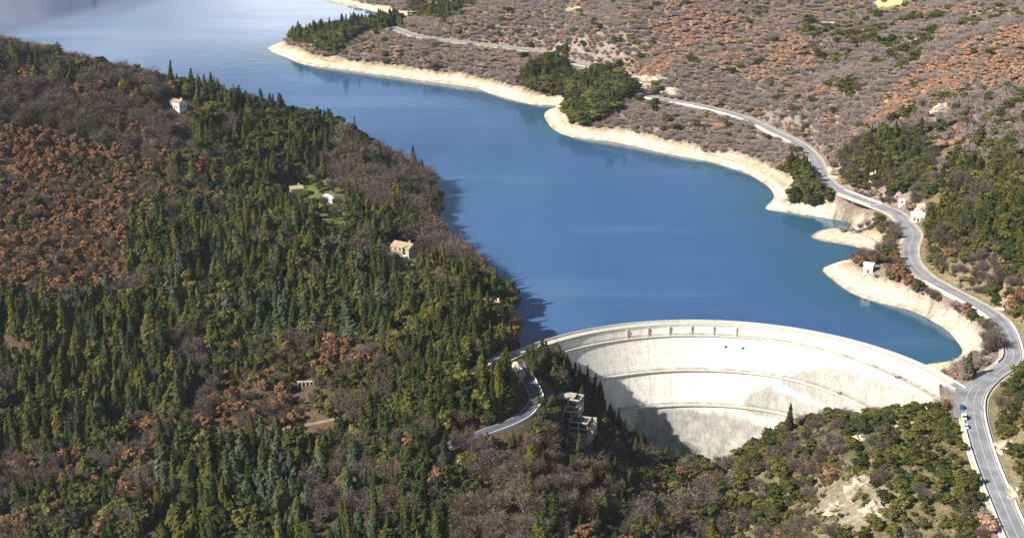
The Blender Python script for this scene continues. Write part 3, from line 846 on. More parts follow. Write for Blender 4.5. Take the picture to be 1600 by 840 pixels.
for o0, o1, e0, z in ((5.9, 7.5, E1, 4.6), (10.8, 12.9, E2, -11.4), (16.0, 18.3, E3, -27.4)):
    dam_band('walkway', [(o0, e0, z - 0.5), (o0, e0, z), (o1, e0, z), (o1, e0, z - 0.5)], MAT['dam'])
    mb = MB()
    # guard rail of posts and two rails on the walkway's outer edge
    ths = np.linspace(TH0, TH1, 130)
    pts = [dam_local(dam_pt(th, o1 - 0.15 + float(dam_extra(th, e0)), z)) for th in ths]
    for p in pts:
        mb.box(p[0] - .04, p[0] + .04, p[1] - .04, p[1] + .04, p[2] + 0.002, p[2] + 1.05)
    for a_, b_ in zip(pts[:-1], pts[1:]):
        for hz in (0.55, 1.0):
            mb.bar((a_[0], a_[1], a_[2] + hz), (b_[0], b_[1], b_[2] + hz), 0.035, 4)
    mb.build('railing', MAT['steel'], dam)
def th_at(px, off, z):
    best = min(np.linspace(TH0, TH1, 1500), key=lambda t_: abs(proj(*dam_pt(t_, off, z))[0] - px))
    return float(best)
for px in (980, 1013, 1046, 1080, 1115, 1150):      # piers of the spillway openings under the crest
    th = th_at(px, 6.2, 6.5)
    mb = MB()
    vv = []
    for dt in (-0.3, 0.3):
        for off, z in ((5.66, 4.62), (5.66, 8.9), (6.3, 8.9), (6.5, 4.62)):
            vv.append(dam_local(dam_pt(th + dt / DR, off, z)))
    mb.add(vv, [(0, 1, 2, 3), (7, 6, 5, 4), (0, 4, 5, 1), (1, 5, 6, 2), (2, 6, 7, 3), (3, 7, 4, 0)])
    pier = mb.build('spillway_pier', MAT['concrete_plain'], dam)
for px, off, ex, z in ((1134, 7.7, E1, -0.5), (1161, 7.7, E1, -0.5), (1413, 7.0, E1, 5.6), (1318, 11.8, E2, -10.6)):
    th = th_at(px, off + 1, z)
    p = Vector(dam_local(dam_pt(th, off + float(dam_extra(th, ex)) - 0.8, z)))
    nrm = Vector((-math.sin(th), -math.cos(th), 0))
    mb = MB().bar(p, p + nrm * 1.5, 0.75, 14)
    outl = mb.build('outlet_pipe', MAT['concrete_plain'], dam)
    MB().bar(p + nrm * 1.46, p + nrm * 1.53, 0.6, 14).build('opening', MAT['dark_opening'], outl)  # dark disc over the pipe end, standing in for the shade inside
# small white gauge tower at the dam's left end
p = dam_pt(R_(-41), 7.4, 4.6)
tw = empty('gauge_tower', p)
MB().box(-.9, .9, -.9, .9, -6, 4.2).build('shaft', MAT['white_wall'], tw)
MB().box(-1.15, 1.15, -1.15, 1.15, 4.2, 4.6).build('roof', MAT['concrete_plain'], tw)
MB().box(-.35, .35, -.93, -.88, 1.0, 2.6).build('window', MAT['dark_opening'], tw)
tag(tw, 'slim white tower standing at the shaded left end of the dam face', 'tower')

# ------------------------------------------------------------------ buildings
def clear(x, y, r): CLEAR.append((x, y, r))
def house(name, label, cat, px, py, L, D, Hh, rz, wall, roof, pitch=0.42, base=-4, windows=((0, 3), (1, 2)), chimney=True, flat=False, door=True, r_clear=None, storeys=2, at=None):
    x, y, z = at if at else ground(px, py)
    o = empty(name, (x, y, z), rz)
    tag(o, label, cat)
    MB().box(-L / 2, L / 2, -D / 2, D / 2, base, Hh).build('wall', MAT[wall], o)
    ov = 0.15 if flat else 0.4
    if flat:
        rf = MB().box(-L / 2 - ov, L / 2 + ov, -D / 2 - ov, D / 2 + ov, Hh + 0.003, Hh + 0.4).build('roof', MAT[roof], o)
    else:
        rise = D / 2 * pitch
        xs = (-L / 2 - ov, L / 2 + ov)
        vs = []
        for xx in xs:
            vs += [(xx, -D / 2 - ov, Hh - ov * pitch + .003), (xx, 0, Hh + rise), (xx, D / 2 + ov, Hh - ov * pitch + .003), (xx, D / 2 + ov, Hh - ov * pitch + .25), (xx, 0, Hh + rise + .28), (xx, -D / 2 - ov, Hh - ov * pitch + .25)]
        fs = [(0, 1, 4, 5), (1, 2, 3, 4), (11, 10, 7, 6), (10, 9, 8, 7)] + [(i, (i + 1) % 6, 6 + (i + 1) % 6, 6 + i) for i in range(6)]
        rf = mesh_obj('roof', vs, fs, MAT[roof], o)
        g = MB()
        g.add([(-L / 2 + .01, -D / 2, Hh), (-L / 2 + .01, D / 2, Hh), (-L / 2 + .01, 0, Hh + rise - .02), (L / 2 - .01, -D / 2, Hh), (L / 2 - .01, D / 2, Hh), (L / 2 - .01, 0, Hh + rise - .02)], [(0, 1, 2), (3, 5, 4), (0, 3, 4, 1)])
        g.build('gable', MAT[wall], o)
    if chimney:
        MB().box(L * .2, L * .2 + .8, -.4 + D * .15, .4 + D * .15, Hh, Hh + D / 2 * pitch + 1.1).build('chimney', MAT[wall], rf)
    for s in range(storeys):
        zb = 0.9 + s * 2.8
        if zb + 1.4 > Hh: break
        for side, n in windows:
            for i in range(n):
                if door and s == 0 and side == 0 and i == n // 2: continue
                t_ = (i + 1) / (n + 1) - .5
                if side == 0: b = (t_ * L - .5, t_ * L + .5, -D / 2 - .06, -D / 2 - .01)
                elif side == 1: b = (L / 2 + .01, L / 2 + .06, t_ * D - .5, t_ * D + .5)
                else: b = (-L / 2 - .06, -L / 2 - .01, t_ * D - .5, t_ * D + .5)
                MB().box(*b, zb, zb + 1.4).build('window', MAT['dark_opening'], o)
    if door:
        MB().box(-.55, .55, -D / 2 - .07, -D / 2 - .01, 0, 2.2).build('door', MAT['wood_dark'], o)
    clear(x, y, r_clear or max(L, D) * 0.8)
    return o
house('house', 'small white house with orange tiled roof high on the brown ridge', 'house', 279, 170, 9, 6.5, 4.6, R_(-35), 'white_wall', 'tile_orange', r_clear=15)
house('shed', 'low grey roofed shed among bare trees below the ridge house', 'shed', 272, 199, 8, 4, 2.2, R_(-20), 'white_wall', 'roof_grey', 0.2, -4, ((0, 2),), False, storeys=1)
house('villa', 'cream villa with tan roof in a clearing above the wooded shore', 'house', 632, 398, 12, 9, 5.4, R_(-30), 'cream_wall', 'tile_tan', r_clear=20)
house('garage', 'small white annex just below the cream villa', 'garage', 628, 409, 5, 4, 2.8, R_(-30), 'white_wall', 'roof_white', 0.1, -4, ((0, 1),), False, flat=True, storeys=1)
house('farmhouse', 'white farmhouse at the upper left of the green terraces', 'house', 463, 303, 8, 6, 4, R_(20), 'white_wall', 'tile_tan', r_clear=14)
house('barn', 'long narrow pale roofed barn on the green terraces', 'barn', 517, 315, 11, 4, 2.6, R_(-55), 'white_wall', 'roof_white', 0.3, -4, ((0, 3),), False, storeys=1, r_clear=12)
house('cottage', 'white cottage half hidden in trees at the left shore near the dam', 'house', 770, 489, 11, 8, 5.0, R_(-35), 'white_wall', 'tile_tan', r_clear=13)
house('shore_hut', 'tall white hut alone on the point above the pale beach', 'hut', 1357, 426, 5, 4.5, 4.8, R_(-25), 'white_wall', 'roof_white', 0.2, -4, ((0, 1), (1, 1)), False, storeys=1, r_clear=9)
house('road_house', 'pale roofed roadside building beside the rock cut', 'house', 1434, 345, 8, 6, 3.6, R_(-15), 'white_wall', 'roof_white', 0.5, -4, ((0, 3), (1, 2)), False, storeys=1, r_clear=12)
house('bus_shelter', 'tiny white shelter uphill of the road near the bridge', 'shelter', 1409, 321, 4, 3, 2.6, R_(-15), 'white_wall', 'roof_white', 0.2, -4, ((0, 1),), False, True, False, storeys=1, r_clear=6)
house('pump_house', 'small white block on the scrubby slope left of the bare trees', 'hut', 711, 745, 2.6, 2.2, 1.5, R_(15), 'cream_wall', 'concrete_plain', 0.2, -1, ((0, 1),), False, True, storeys=1, r_clear=3)
house('pump_house', 'low pale hut above the small white block on the slope', 'hut', 722, 725, 3.2, 2, 1.1, R_(25), 'cream_wall', 'concrete_plain', 0.2, -1, ((0, 1),), False, True, False, storeys=1, r_clear=3)

# stepped concrete control building: terraces of open frames down the slope
x0, y0, z0 = ground(889, 651)
ctl = empty('control_building', (x0, y0, z0), R_(-18))
tag(ctl, 'stepped roofless concrete building of open frames below the dam', 'building')
ctl.scale = (.86, .86, .86)
clear(x0, y0, 12); clear(x0 + 4, y0 - 8, 10); clear(x0 + 3, y0 - 18, 8); clear(x0 - 11, y0 - 4, 9); clear(x0 - 6, y0 - 14, 8); clear(x0 - 18, y0 - 12, 6)
def frame_block(x, y, z, L, D, Hh, nbx, nbz, th=0.55):
    """one open storey block: slab roof with a light well, corner piers and window openings"""
    mb = MB()
    mb.box(x, x + L, y, y + D, z - 5, z)
    bx = L / nbx
    hz = Hh / nbz
    for i in range(nbx + 1):
        px_ = x + i * bx
        for yy in (y, y + D - th):
            mb.box(max(x, px_ - th / 2), min(x + L, px_ + th / 2), yy, yy + th, z + .002, z + Hh)
    for s in range(nbz):
        zz = z + (s + 1) * hz
        for yy in (y + .03, y + D - th + .03):
            mb.box(x + .02, x + L - .02, yy, yy + th - .06, zz - 0.7, zz - .004)
    for xx in (x, x + L - th):
        mb.box(xx + .02, xx + th - .02, y + th, y + D - th, z + .004, z + Hh * 0.45)
        mb.box(xx + .02, xx + th - .02, y + th, y + D - th, z + Hh - .8, z + Hh - .005)
    inner_shade = MB().box(x + th + .1, x + L - th - .1, y + th + .25, y + D - th - .25, z + .02, z + Hh - .9)   # near-black block standing in for the shade behind the frames
    inner_shade.build('inner_shade', MAT['dark_opening'], ctl)
    return mb
frame_block(-8, 3, 4, 13, 8, 4.2, 2, 1).build('upper_frame', MAT['old_concrete'], ctl)
MB().box(-7.6, 1.5, 3.5, 10.6, 8.25, 8.65).build('roof', MAT['old_concrete'], ctl)
frame_block(-2, -4, 0.5, 8, 7, 4.2, 2, 1).build('middle_frame', MAT['old_concrete'], ctl)
frame_block(3, -11, -4, 10, 8, 6.6, 2, 2).build('lower_frame', MAT['old_concrete'], ctl)
mb = MB()
for i in range(5):
    mb.box(13.6, 15.6, -3 - i * 3.2, -2.4 - i * 3.2, -7, 2.5 - i * 1.6)
mb.box(13.65, 14.1, -16, -2.4, -7, -5.2)
mb.box(13.65, 15.5, -15.1, -2.5, -3.9, -3.4)
mb.build('stair_frame', MAT['old_concrete'], ctl)

# white arched retaining wall on the left slope
x0, y0, z0 = ground(481, 602)
aw = empty('arched_wall', (x0, y0, z0), R_(4))
tag(aw, 'short grey retaining wall with dark arches in the brown clearing', 'wall')
mb = MB()
n = 5
for i in range(n + 1):
    mb.box(-4.5 + i * 1.8 - .3, -4.5 + i * 1.8 + .3, -.5, .5, -2, 1.6)
mb.box(-4.9, 4.9, -.55, .55, 1.6, 2.2)
mb.build('arcade', MAT['old_concrete'], aw)
MB().box(-4.5, 4.5, .2, .4, -2, 1.59).build('recess_shade', MAT['dark_opening'], aw)  # dark panel behind the piers, shade of the arches put into its colour
clear(x0, y0, 5); clear(x0, y0 - 6, 5)

# road bridge over the gully
pa, pb = Vector(PZ(1311, 298, 13.3)), Vector(PZ(1370, 320.5, 13.0))
d = (pb - pa); Lb = d.length
br = empty('road_bridge', (pa + pb) / 2, math.atan2(d.y, d.x))
tag(br, 'short white concrete road bridge on one pier over a wooded gully', 'bridge')
MB().box(-Lb / 2, Lb / 2, -4.6, 4.6, -1.3, -0.16).build('deck', MAT['concrete_plain'], br)
for s in (-1, 1):
    MB().box(-Lb / 2, Lb / 2, s * 4.62 - .2, s * 4.62 + .2, -1.5, .8).build('parapet', MAT['concrete_plain'], br)
MB().box(-2.4, -1.0, -2.5, 2.5, -14, -1.3).build('pier', MAT['white_wall'], br)
cx_, cy_ = br.location.x, br.location.y
for k_ in range(-2, 3):
    clear(cx_ + k_ * d.x * .2, cy_ + k_ * d.y * .2, 7)
    clear(cx_ + k_ * d.x * .2 - 2, cy_ + k_ * d.y * .2 - 9, 4)

# ------------------------------------------------------------------ cars
def car(x, y, z, rz, paint, label, van=False, group=None):
    o = empty('parked_van' if van else 'parked_car', (x, y, z), rz)
    tag(o, label, 'van' if van else 'car', group)
    L, W = (5.2, 1.95) if van else (4.3, 1.75)
    hb, hr = (1.2, 2.1) if van else (0.9, 1.45)
    def loft(sections):
        vs = []
        for xx, wy, zb, zt in sections:
            vs += [(xx, -wy, zb), (xx, wy, zb), (xx, wy, zt), (xx, -wy, zt)]
        fs = [(i * 4 + j, (i + 1) * 4 + j, (i + 1) * 4 + (j + 1) % 4, i * 4 + (j + 1) % 4) for i in range(len(sections) - 1) for j in range(4)]
        return vs, fs + [(0, 1, 2, 3), tuple((len(sections) - 1) * 4 + j for j in (3, 2, 1, 0))]
    h = L / 2
    v_, f_ = loft([(-h, W * .44, .35, hb * .9), (-h * .85, W * .5, .28, hb), (h * .3, W * .5, .28, hb), (h * .9, W * .48, .28, hb * .82), (h, W * .42, .35, hb * .65)])
    mesh_obj('body', v_, f_, MAT[paint], o)
    v_, f_ = loft([(-h * (.9 if van else .8), W * .45, hb + .003, hb + .02), (-h * (.86 if van else .55), W * .40, hb + .003, hr), (h * .12, W * .40, hb + .003, hr), (h * (.5 if van else .45), W * .45, hb + .003, hb + .02)])
    mesh_obj('cabin', v_, f_, MAT['glass'], o)
    MB().box(-h * (.84 if van else .53), h * .1, -W * .38, W * .38, hr + .003, hr + .07).build('roof', MAT[paint], o)
    for sx in (-.6, .6):
        for sy in (-1, 1):
            MB().bar((sx * h, sy * W * .40, .33), (sx * h, sy * W * .52, .33), .33, 12).build('wheel', MAT['tyre'], o)
    return o
def at_road(px, py, off=0):
    L = np.array(ROAD)
    p = np.array(PZ(px, py, 9.2))
    i = int(np.argmin(np.hypot(L[:, 0] - p[0], L[:, 1] - p[1])))
    t_ = L[min(i + 1, len(L) - 1)] - L[max(i - 1, 0)]
    return p[0], p[1], float(L[i, 2]) + 0.002, math.atan2(t_[1], t_[0])
v, f = ribbon(offset_line(ROAD, -5.6)[27:36], [(-2.6, -1.5), (-2.6, -0.03), (2.2, -0.03), (2.2, -1.5)])
lay = mesh_obj('lay_by', v, f, MAT['asphalt'])
tag(lay, kind='structure')
for px, py, paint, lab, van in ((1503, 637, 'car_blue', 'dark blue car parked at the road edge just below the junction', False),
                                (1506, 652, 'car_white', 'white van parked behind the dark blue car on the road edge', True),
                                (1509, 666, 'car_white', 'white car parked last in the row below the junction', False)):
    x, y, z, rz = at_road(px, py)
    car(x, y, z - 0.03, rz, paint, lab, van)
    clear(x, y, 5)
i_ = 12
x, y, z = ROADL[7]
car(x + 1.0, y, z + .002, math.atan2(ROADL[8][1] - ROADL[6][1], ROADL[8][0] - ROADL[6][0]), 'car_blue', 'bright blue car on the shaded road at the left end of the dam')
for px, py, paint, lab in ((1523, 553, 'car_dark', 'dark car parked on the pale ground behind the lone dark fir'), (1543, 562, 'car_white', 'white car parked on pale ground near the road bend')):
    x, y, z = ground(px, py)
    car(x, y, z + .15, R_(30), paint, lab)
    clear(x, y, 7)

# ------------------------------------------------------------------ rock outcrops
def rock(px, py, sx, sy, sz, label, seed, rz=0, emb=0.25):
    x, y, z = ground(px, py)
    r = random.Random(seed)
    b = bmesh.new()
    bmesh.ops.create_icosphere(b, subdivisions=3, radius=1)
    ph = [r.uniform(0, 6) for _ in range(6)]
    for vv in b.verts:
        p = vv.co
        n_ = 0.25 * math.sin(p.x * 4 + ph[0]) * math.sin(p.y * 5 + ph[1]) + 0.2 * math.sin(p.z * 7 + ph[2]) + 0.14 * math.sin(p.x * 11 + ph[3] + p.z * 6) + r.uniform(-.08, .08)
        s = 1 + n_
        vv.co = Vector((p.x * s * sx, p.y * s * sy, (p.z * s + emb) * sz))
    m = bpy.data.meshes.new('rock_outcrop')
    b.to_mesh(m); b.free()
    m.materials.append(MAT['rock'])
    o = link(bpy.data.objects.new('rock_outcrop', m))
    o.location = (x, y, z - sz * 0.35)
    o.rotation_euler = (0, 0, rz)
    tag(o, label, 'rock')
    clear(x, y, min(sx, sy) * 0.9)
    return o
rock(1022, 128, 14, 9, 6, 'broad cream rock cut above the far lakeside road', 1, R_(-20))
rock(1052, 146, 12, 5, 4, 'narrow cream rock strip running down to the far road', 2, R_(-30))
rock(1444, 331, 5, 4, 4.5, 'bright pale rock face beside the roadside building', 3)
rock(1478, 172, 9, 5, 4, 'pale bare rock on the knoll high on the right hill', 4)
rock(1310, 272, 7, 5, 5, 'white rock outcrop above the road bridge', 5)
rock(1366, 280, 3, 3, 5, 'thin pale rock gash among conifers right of the bridge', 6)
rock(1343, 690, 3.2, 2.6, 3.4, 'small white pointed rock in the scrub below the dam', 7)
rock(1345, 765, 8, 5, 4, 'large pale eroded rock slab on the scrubby right bank', 8, R_(40))
rock(1368, 800, 5, 4, 4, 'tan boulder low on the right bank beneath the pale slab', 9)
rock(1310, 795, 6, 3, 2.6, 'long low pale rock left of the tan boulder', 10, R_(30))
rock(1572, 700, 4, 3, 3.5, 'pale rock right of the main road on the hillside', 11)
rock(1590, 778, 4, 4, 4.5, 'pale rock by the road at the lower right corner', 12)
rock(1570, 478, 4, 3, 4.5, 'narrow cream rock face uphill of the road bend', 13)
rock(808, 590, 3.0, 7, 5.0, 'sunlit brown rock face inside the shaded left road bend', 14, R_(15), 0.4)
rock(1418, 664, 4, 3, 2.0, 'cream rock patch in scrub just under the right end of the dam', 15)
rock(1290, 40, 9, 5, 3, 'cream rock patch high on the far brown hill', 16)

# ------------------------------------------------------------------ trees: meshes
def quad_cloud(pts, nrm, size, aspect, rng, mat, core=None):
    n = len(pts)
    nrm = nrm / np.maximum(np.linalg.norm(nrm, axis=1), 1e-6)[:, None]
    ref = rng.normal(size=(n, 3))
    u = np.cross(nrm, ref); u /= np.maximum(np.linalg.norm(u, axis=1), 1e-6)[:, None]
    w_ = np.cross(nrm, u)
    a_ = (u * (size * aspect)[:, None] * 0.5)
    b_ = (w_ * size[:, None] * 0.5)
    v = np.stack([pts - a_ - b_ * .6, pts + a_ - b_, pts + a_ * .8 + b_, pts - a_ * .9 + b_ * .8], 1).reshape(-1, 3)
    f = np.arange(4 * n).reshape(-1, 4)
    return v, [tuple(r) for r in f]
def conifer_mesh(seed, h, rb, n, fat, name):
    rng = np.random.default_rng(seed)
    t = rng.power(1.5, n); t = 1 - t                       # 0 bottom .. 1 top, more below
    t = np.clip(t, 0, 0.99)
    whorl = 0.72 + 0.28 * np.sin(t * 34 + rng.uniform(0, 6)) ** 2
    az = rng.uniform(0, 2 * math.pi, n)
    lop = 1 + 0.22 * np.sin(az * 2 + seed) + 0.15 * np.sin(az * 3 + t * 9 + seed)
    R0 = rb * ((1 - t) ** fat) * np.minimum(1, 0.55 + t * 4) * whorl * lop
    r = R0 * rng.uniform(0.55, 1.05, n)
    gap = np.sin(t * 13 + seed * 1.7) * np.sin(az + seed)            # broken, uneven whorls
    r = r * (1 - 0.30 * np.clip(gap, 0, 1))
    z = h * (0.07 + 0.93 * t) - r * 0.18
    P_ = np.stack([r * np.cos(az), r * np.sin(az), z], 1)
    N_ = np.stack([np.cos(az) * .8, np.sin(az) * .8, np.full(n, 0.75)], 1) + rng.normal(size=(n, 3)) * 0.28
    sz = rng.uniform(0.5, 1.15, n) * (0.55 + 0.55 * (1 - t)) * rb / 2.4
    v, f = quad_cloud(P_, N_, sz, rng.uniform(0.7, 1.6, n), rng, None)
    k = len(v)
    m = 7
    core = [(0.72 * rb * math.cos(i * 6.283 / m), 0.72 * rb * math.sin(i * 6.283 / m), h * .12) for i in range(m)] + [(0, 0, h * .93)]
    v = np.concatenate([v, np.array(core)])
    f += [(k + i, k + (i + 1) % m, k + m) for i in range(m)]
    return v, f
def dome_mesh(seed, h, rb, lobes, n, z0, qs, squash=0.75, rag=0.15, lr0=.34, lr1=.58):
    rng = np.random.default_rng(seed)
    V_, F_ = [], []
    k = 0
    for i in range(lobes):
        az = rng.uniform(0, 6.283); rr = rb * math.sqrt(rng.uniform(0, 1)) * 0.62
        lr = rb * rng.uniform(lr0, lr1)
        cz_ = z0 + (h - z0) * rng.uniform(0.35, 0.8) * (1 - 0.35 * (rr / rb) ** 2)
        cz_ = min(cz_, h - lr * squash * .8)
        d_ = rng.normal(size=(n, 3)); d_ /= np.linalg.norm(d_, axis=1)[:, None]
        d_[:, 2] = np.where(d_[:, 2] < -0.35, -d_[:, 2], d_[:, 2])
        rad = lr * rng.uniform(0.95 - rag, 1 + rag, n)
        P_ = d_ * rad[:, None] * np.array([1, 1, squash]) + np.array([rr * math.cos(az), rr * math.sin(az), cz_])
        v, f = quad_cloud(P_, d_ + rng.normal(size=(n, 3)) * 0.32, rng.uniform(0.6, 1.3, n) * qs, rng.uniform(0.7, 1.4, n), rng, None)
        V_.append(v); F_ += [tuple(j + k for j in q_) for q_ in f]
        k += len(v)
    return np.concatenate(V_), F_
def twig_mesh(seed, h, rb, n, wd):
    """bare crown: limbs and a haze of ascending twigs"""
    rng = np.random.default_rng(seed)
    V_, F_ = [], []
    def tri(a_, b_, w0):
        d_ = b_ - a_
        s_ = np.cross(d_, rng.normal(size=3)); s_ /= max(np.linalg.norm(s_), 1e-6)
        k_ = len(V_)
        V_.extend([a_ - s_ * w0, a_ + s_ * w0, b_])
        F_.append((k_, k_ + 1, k_ + 2))
    limbs = []
    for i in range(9):
        az = i * 2.4 + rng.uniform(-.4, .4)
        e = np.array([rb * .62 * math.cos(az) * rng.uniform(.5, 1), rb * .62 * math.sin(az) * rng.uniform(.5, 1), h * rng.uniform(.55, .88)])
        b_ = np.array([0, 0, h * rng.uniform(.18, .38)])
        limbs.append((b_, e))
        tri(b_, e, .16); tri(b_, e, .16)
    for i in range(n):
        b_, e = limbs[rng.integers(len(limbs))]
        t_ = rng.uniform(.3, 1)
        p = b_ + (e - b_) * t_ + rng.normal(size=3) * np.array([rb * .22, rb * .22, h * .07])
        out = p * np.array([1, 1, 0]); out /= max(np.linalg.norm(out), .3)
        d_ = out * rng.uniform(.2, 1.0) + np.array([0, 0, rng.uniform(.1, .9)]) + rng.normal(size=3) * .55
        d_ /= np.linalg.norm(d_)
        L_ = rng.uniform(.06, .17) * h
        tri(p, p + d_ * L_, wd * rng.uniform(.6, 1.4))
    return np.array(V_), F_
def trunk_mesh(h, r, lean, limbs, rng):
    mb = MB()
    mb.bar((0, 0, -1.2), (lean * h * .5, 0, h * .55), r, 6, r * .6)
    mb.bar((lean * h * .5, 0, h * .55), (lean * h, 0, h), r * .6, 5, r * .12)
    for i in range(limbs):
        a_ = i * 2.4 + rng.uniform(-.3, .3)
        z_ = h * rng.uniform(.3, .6)
        mb.bar((lean * z_, 0, z_), (math.cos(a_) * h * .24, math.sin(a_) * h * .24, z_ + h * .22), r * .4, 4, r * .1)
    return mb
KIND = {
    'conifer': dict(name='conifer_tree', cat='conifer', h=13.5, r=2.5),
    'bluecon': dict(name='grey_green_conifer', cat='conifer', h=13.0, r=3.1),
    'ever': dict(name='evergreen_tree', cat='tree', h=9.5, r=3.4),
    'bare': dict(name='bare_tree', cat='tree', h=10.0, r=3.6),
    'russet': dict(name='russet_oak', cat='tree', h=8.6, r=3.3),
    'thicket': dict(name='leafless_thicket', cat='thicket', h=8.6, r=3.7),
    'orange': dict(name='orange_oak', cat='tree', h=8.0, r=3.5),
    'shrub': dict(name='scrub_bush', cat='bush', h=5.0, r=3.0),
}
NV = 5
PROTO = {}
lib = bpy.data.collections.new('tree_shapes')           # not linked to the scene
trng = random.Random(3)
for kd, d_ in KIND.items():
    PROTO[kd] = []
    for i in range(NV):
        sd_ = 100 * K.index(kd) + i
        h, r = d_['h'], d_['r']
        if kd == 'conifer': v, f = conifer_mesh(sd_, h * (1, 1.08, .94, .80, .72)[i], r * (0.85, 1.0, 1.15, 1.25, 1.45)[i], 520, (.95, .80, .85, .50, .42)[i], kd)
        elif kd == 'bluecon': v, f = conifer_mesh(sd_, h * (1, .9, 1.05, .8, .95)[i], r * (0.9 + .08 * i), 560, 0.62 + .05 * i, kd)
        elif kd == 'ever': v, f = dome_mesh(sd_, h, r * (.9 + .06 * i), 13, 44, 1.2, 0.80, rag=0.30, lr0=.24, lr1=.46)
        elif kd == 'bare': v, f = twig_mesh(sd_, h, r, 900, 0.085)
        elif kd == 'thicket': v, f = twig_mesh(sd_, h, r, 700, 0.13)
        elif kd in ('russet', 'orange'): v, f = dome_mesh(sd_, h, r, 11, 44, 1.2, 0.70, rag=0.30, lr0=.26, lr1=.48)
        else: v, f = dome_mesh(sd_, h, r, 10, 34, 0.1, 0.66, 0.7, rag=0.34, lr0=.24, lr1=.48)
        cm = bpy.data.meshes.new('crown')
        cm.from_pydata([tuple(p) for p in v], [], f)
        cm.materials.append(MAT[kd])
        tb = trunk_mesh(h * (.9 if kd in ('conifer', 'bluecon') else .66), h * .022, trng.uniform(-.02, .02) if kd in ('conifer', 'bluecon') else trng.uniform(-.08, .08), 0 if kd in ('conifer', 'bluecon') else 4, trng)
        tm = bpy.data.meshes.new('trunk')
        tm.from_pydata([tuple(p) for p in tb.v], [], tb.f)
        bk = MAT['bark_grey'] if kd in ('bare', 'thicket') else MAT['bark']
        tm.materials.append(bk)
        # the joined shape used for the mass of the wood
        jm = bpy.data.meshes.new('tree_shape')
        nv = len(v)
        jm.from_pydata([tuple(p) for p in v] + [tuple(p) for p in tb.v], [], list(f) + [tuple(j + nv for j in q_) for q_ in tb.f])
        jm.materials.append(MAT[kd]); jm.materials.append(bk)
        mi = np.zeros(len(jm.polygons), np.int32); mi[len(f):] = 1
        jm.polygons.foreach_set('material_index', mi)
        jo = bpy.data.objects.new('tree_shape_%s_%d' % (kd, i), jm)
        PROTO[kd].append((cm, tm, jo))

# ------------------------------------------------------------------ trees: where they stand
STEP = 4.4
yy = []
y_ = 425.0
while y_ < 1760:
    yy.append(y_)
    y_ += STEP * (1 + max(0, y_ - 900) * 0.0004)
cand = []
for y_ in yy:
    st2 = STEP * (1 + max(0, y_ - 900) * 0.0004)
    hw = y_ * 0.364 * 1.12 + 40
    xs = np.arange(-hw, hw, st2)
    cand.append(np.stack([xs, np.full(len(xs), y_)], 1))
C_ = np.concatenate(cand)
B_ = C_.copy()
B_ = B_ + RNG.uniform(-.7, .7, B_.shape) * STEP
gr = np.hypot(H(B_[:, 0] + 4, B_[:, 1]) - H(B_[:, 0] - 4, B_[:, 1]), H(B_[:, 0], B_[:, 1] + 4) - H(B_[:, 0], B_[:, 1] - 4)) / 8
B_ = B_[RNG.uniform(0, 1, len(B_)) < np.clip((gr - .2) * 1.3 + np.where(B_[:, 1] > 930, .55, 0), 0, .9)]   # steep ground carries more crowns per plan area
C_ = np.concatenate([C_, B_])
U_ = C_[C_[:, 1] < 1250] + STEP * 0.5                   # undergrowth between the trees
under = np.concatenate([np.zeros(len(C_), bool), np.ones(len(U_), bool)])
C_ = np.concatenate([C_, U_])
C_ = C_ + RNG.uniform(-.48, .48, C_.shape) * STEP
x, y = C_.T
z = H(x, y)
wat = inpoly(x, y, WATER)
dE, dL = seg_dist(x, y, SE), seg_dist(x, y, SL)
bt = 6.6 + 3.0 * (fbm(x, y, 22, 14) - 0.5)
rightside = x > 60 - 0.05 * (y - 500)
far = y > 1000
ok = ~wat & ~((z < bt) & (dE < 4 + 24 * fbm(x, y, 45, 19)) & (rightside | far) & (y > 590)) & ~((dL < 4) & (y > 600))
ok &= (z > 0.8) | ((y < 660) & (dE > 20))
dd = np.hypot(x - DC[0], y - DC[1])
ang = np.degrees(np.arctan2(x - DC[0], y - DC[1]))
def dam_bottom_off(th, zz):
    ex = dam_extra(np.radians(th), 1.0)
    return np.where(zz > 4, 7 + ex * E1, np.where(zz > -12, 7 + (4 - zz) * .31 + ex * E2, np.where(zz > -28, 12 + (-12 - zz) * .3 + ex * E3, 18 + (-28 - zz) * .24 + ex * E3)))
on_dam = (ang > -60) & (ang < 79) & (dd < DR + 3) & (dd > DR - dam_bottom_off(ang, z) - 2.5)
ok &= ~on_dam
low = np.zeros(len(x), bool)
for ln, r in ((ROAD, 7.5), (LINK_A, 5.5), (LINK_B, 5.5), (ROADL, 4.4), (ROADU, 3.4), (TRACK, 2.4)):
    ok &= seg_dist(x, y, ln) > r
    if ln is ROADL: ln = ROADL[:34]
    ok &= seg_dist(x, y + 5, ln) > r
    if ln is TRACK: low |= seg_dist(x, y + 9, ln) < r
    if ln is ROADU or len(ln) == 34:
        low |= (seg_dist(x, y + 10, ln) < r) | (seg_dist(x, y + 14, ln) < r)
for cx_, cy_, r in CLEAR:
    ok &= np.hypot(x - cx_, y - cy_) > r
x, y, z, dE, rightside, low, under = x[ok], y[ok], z[ok], dE[ok], rightside[ok], low[ok], under[ok]
px, py, dep = proj(x, y, z + 4)
zone = np.full(len(x), -1)
wob = 16 * (fbm(x, y, 30, 61) - 0.5)
for i, (poly, *_r) in enumerate(ZONES):
    m = (zone < 0) & inpoly(px + wob, py + wob * .5, poly)
    zone[m] = i
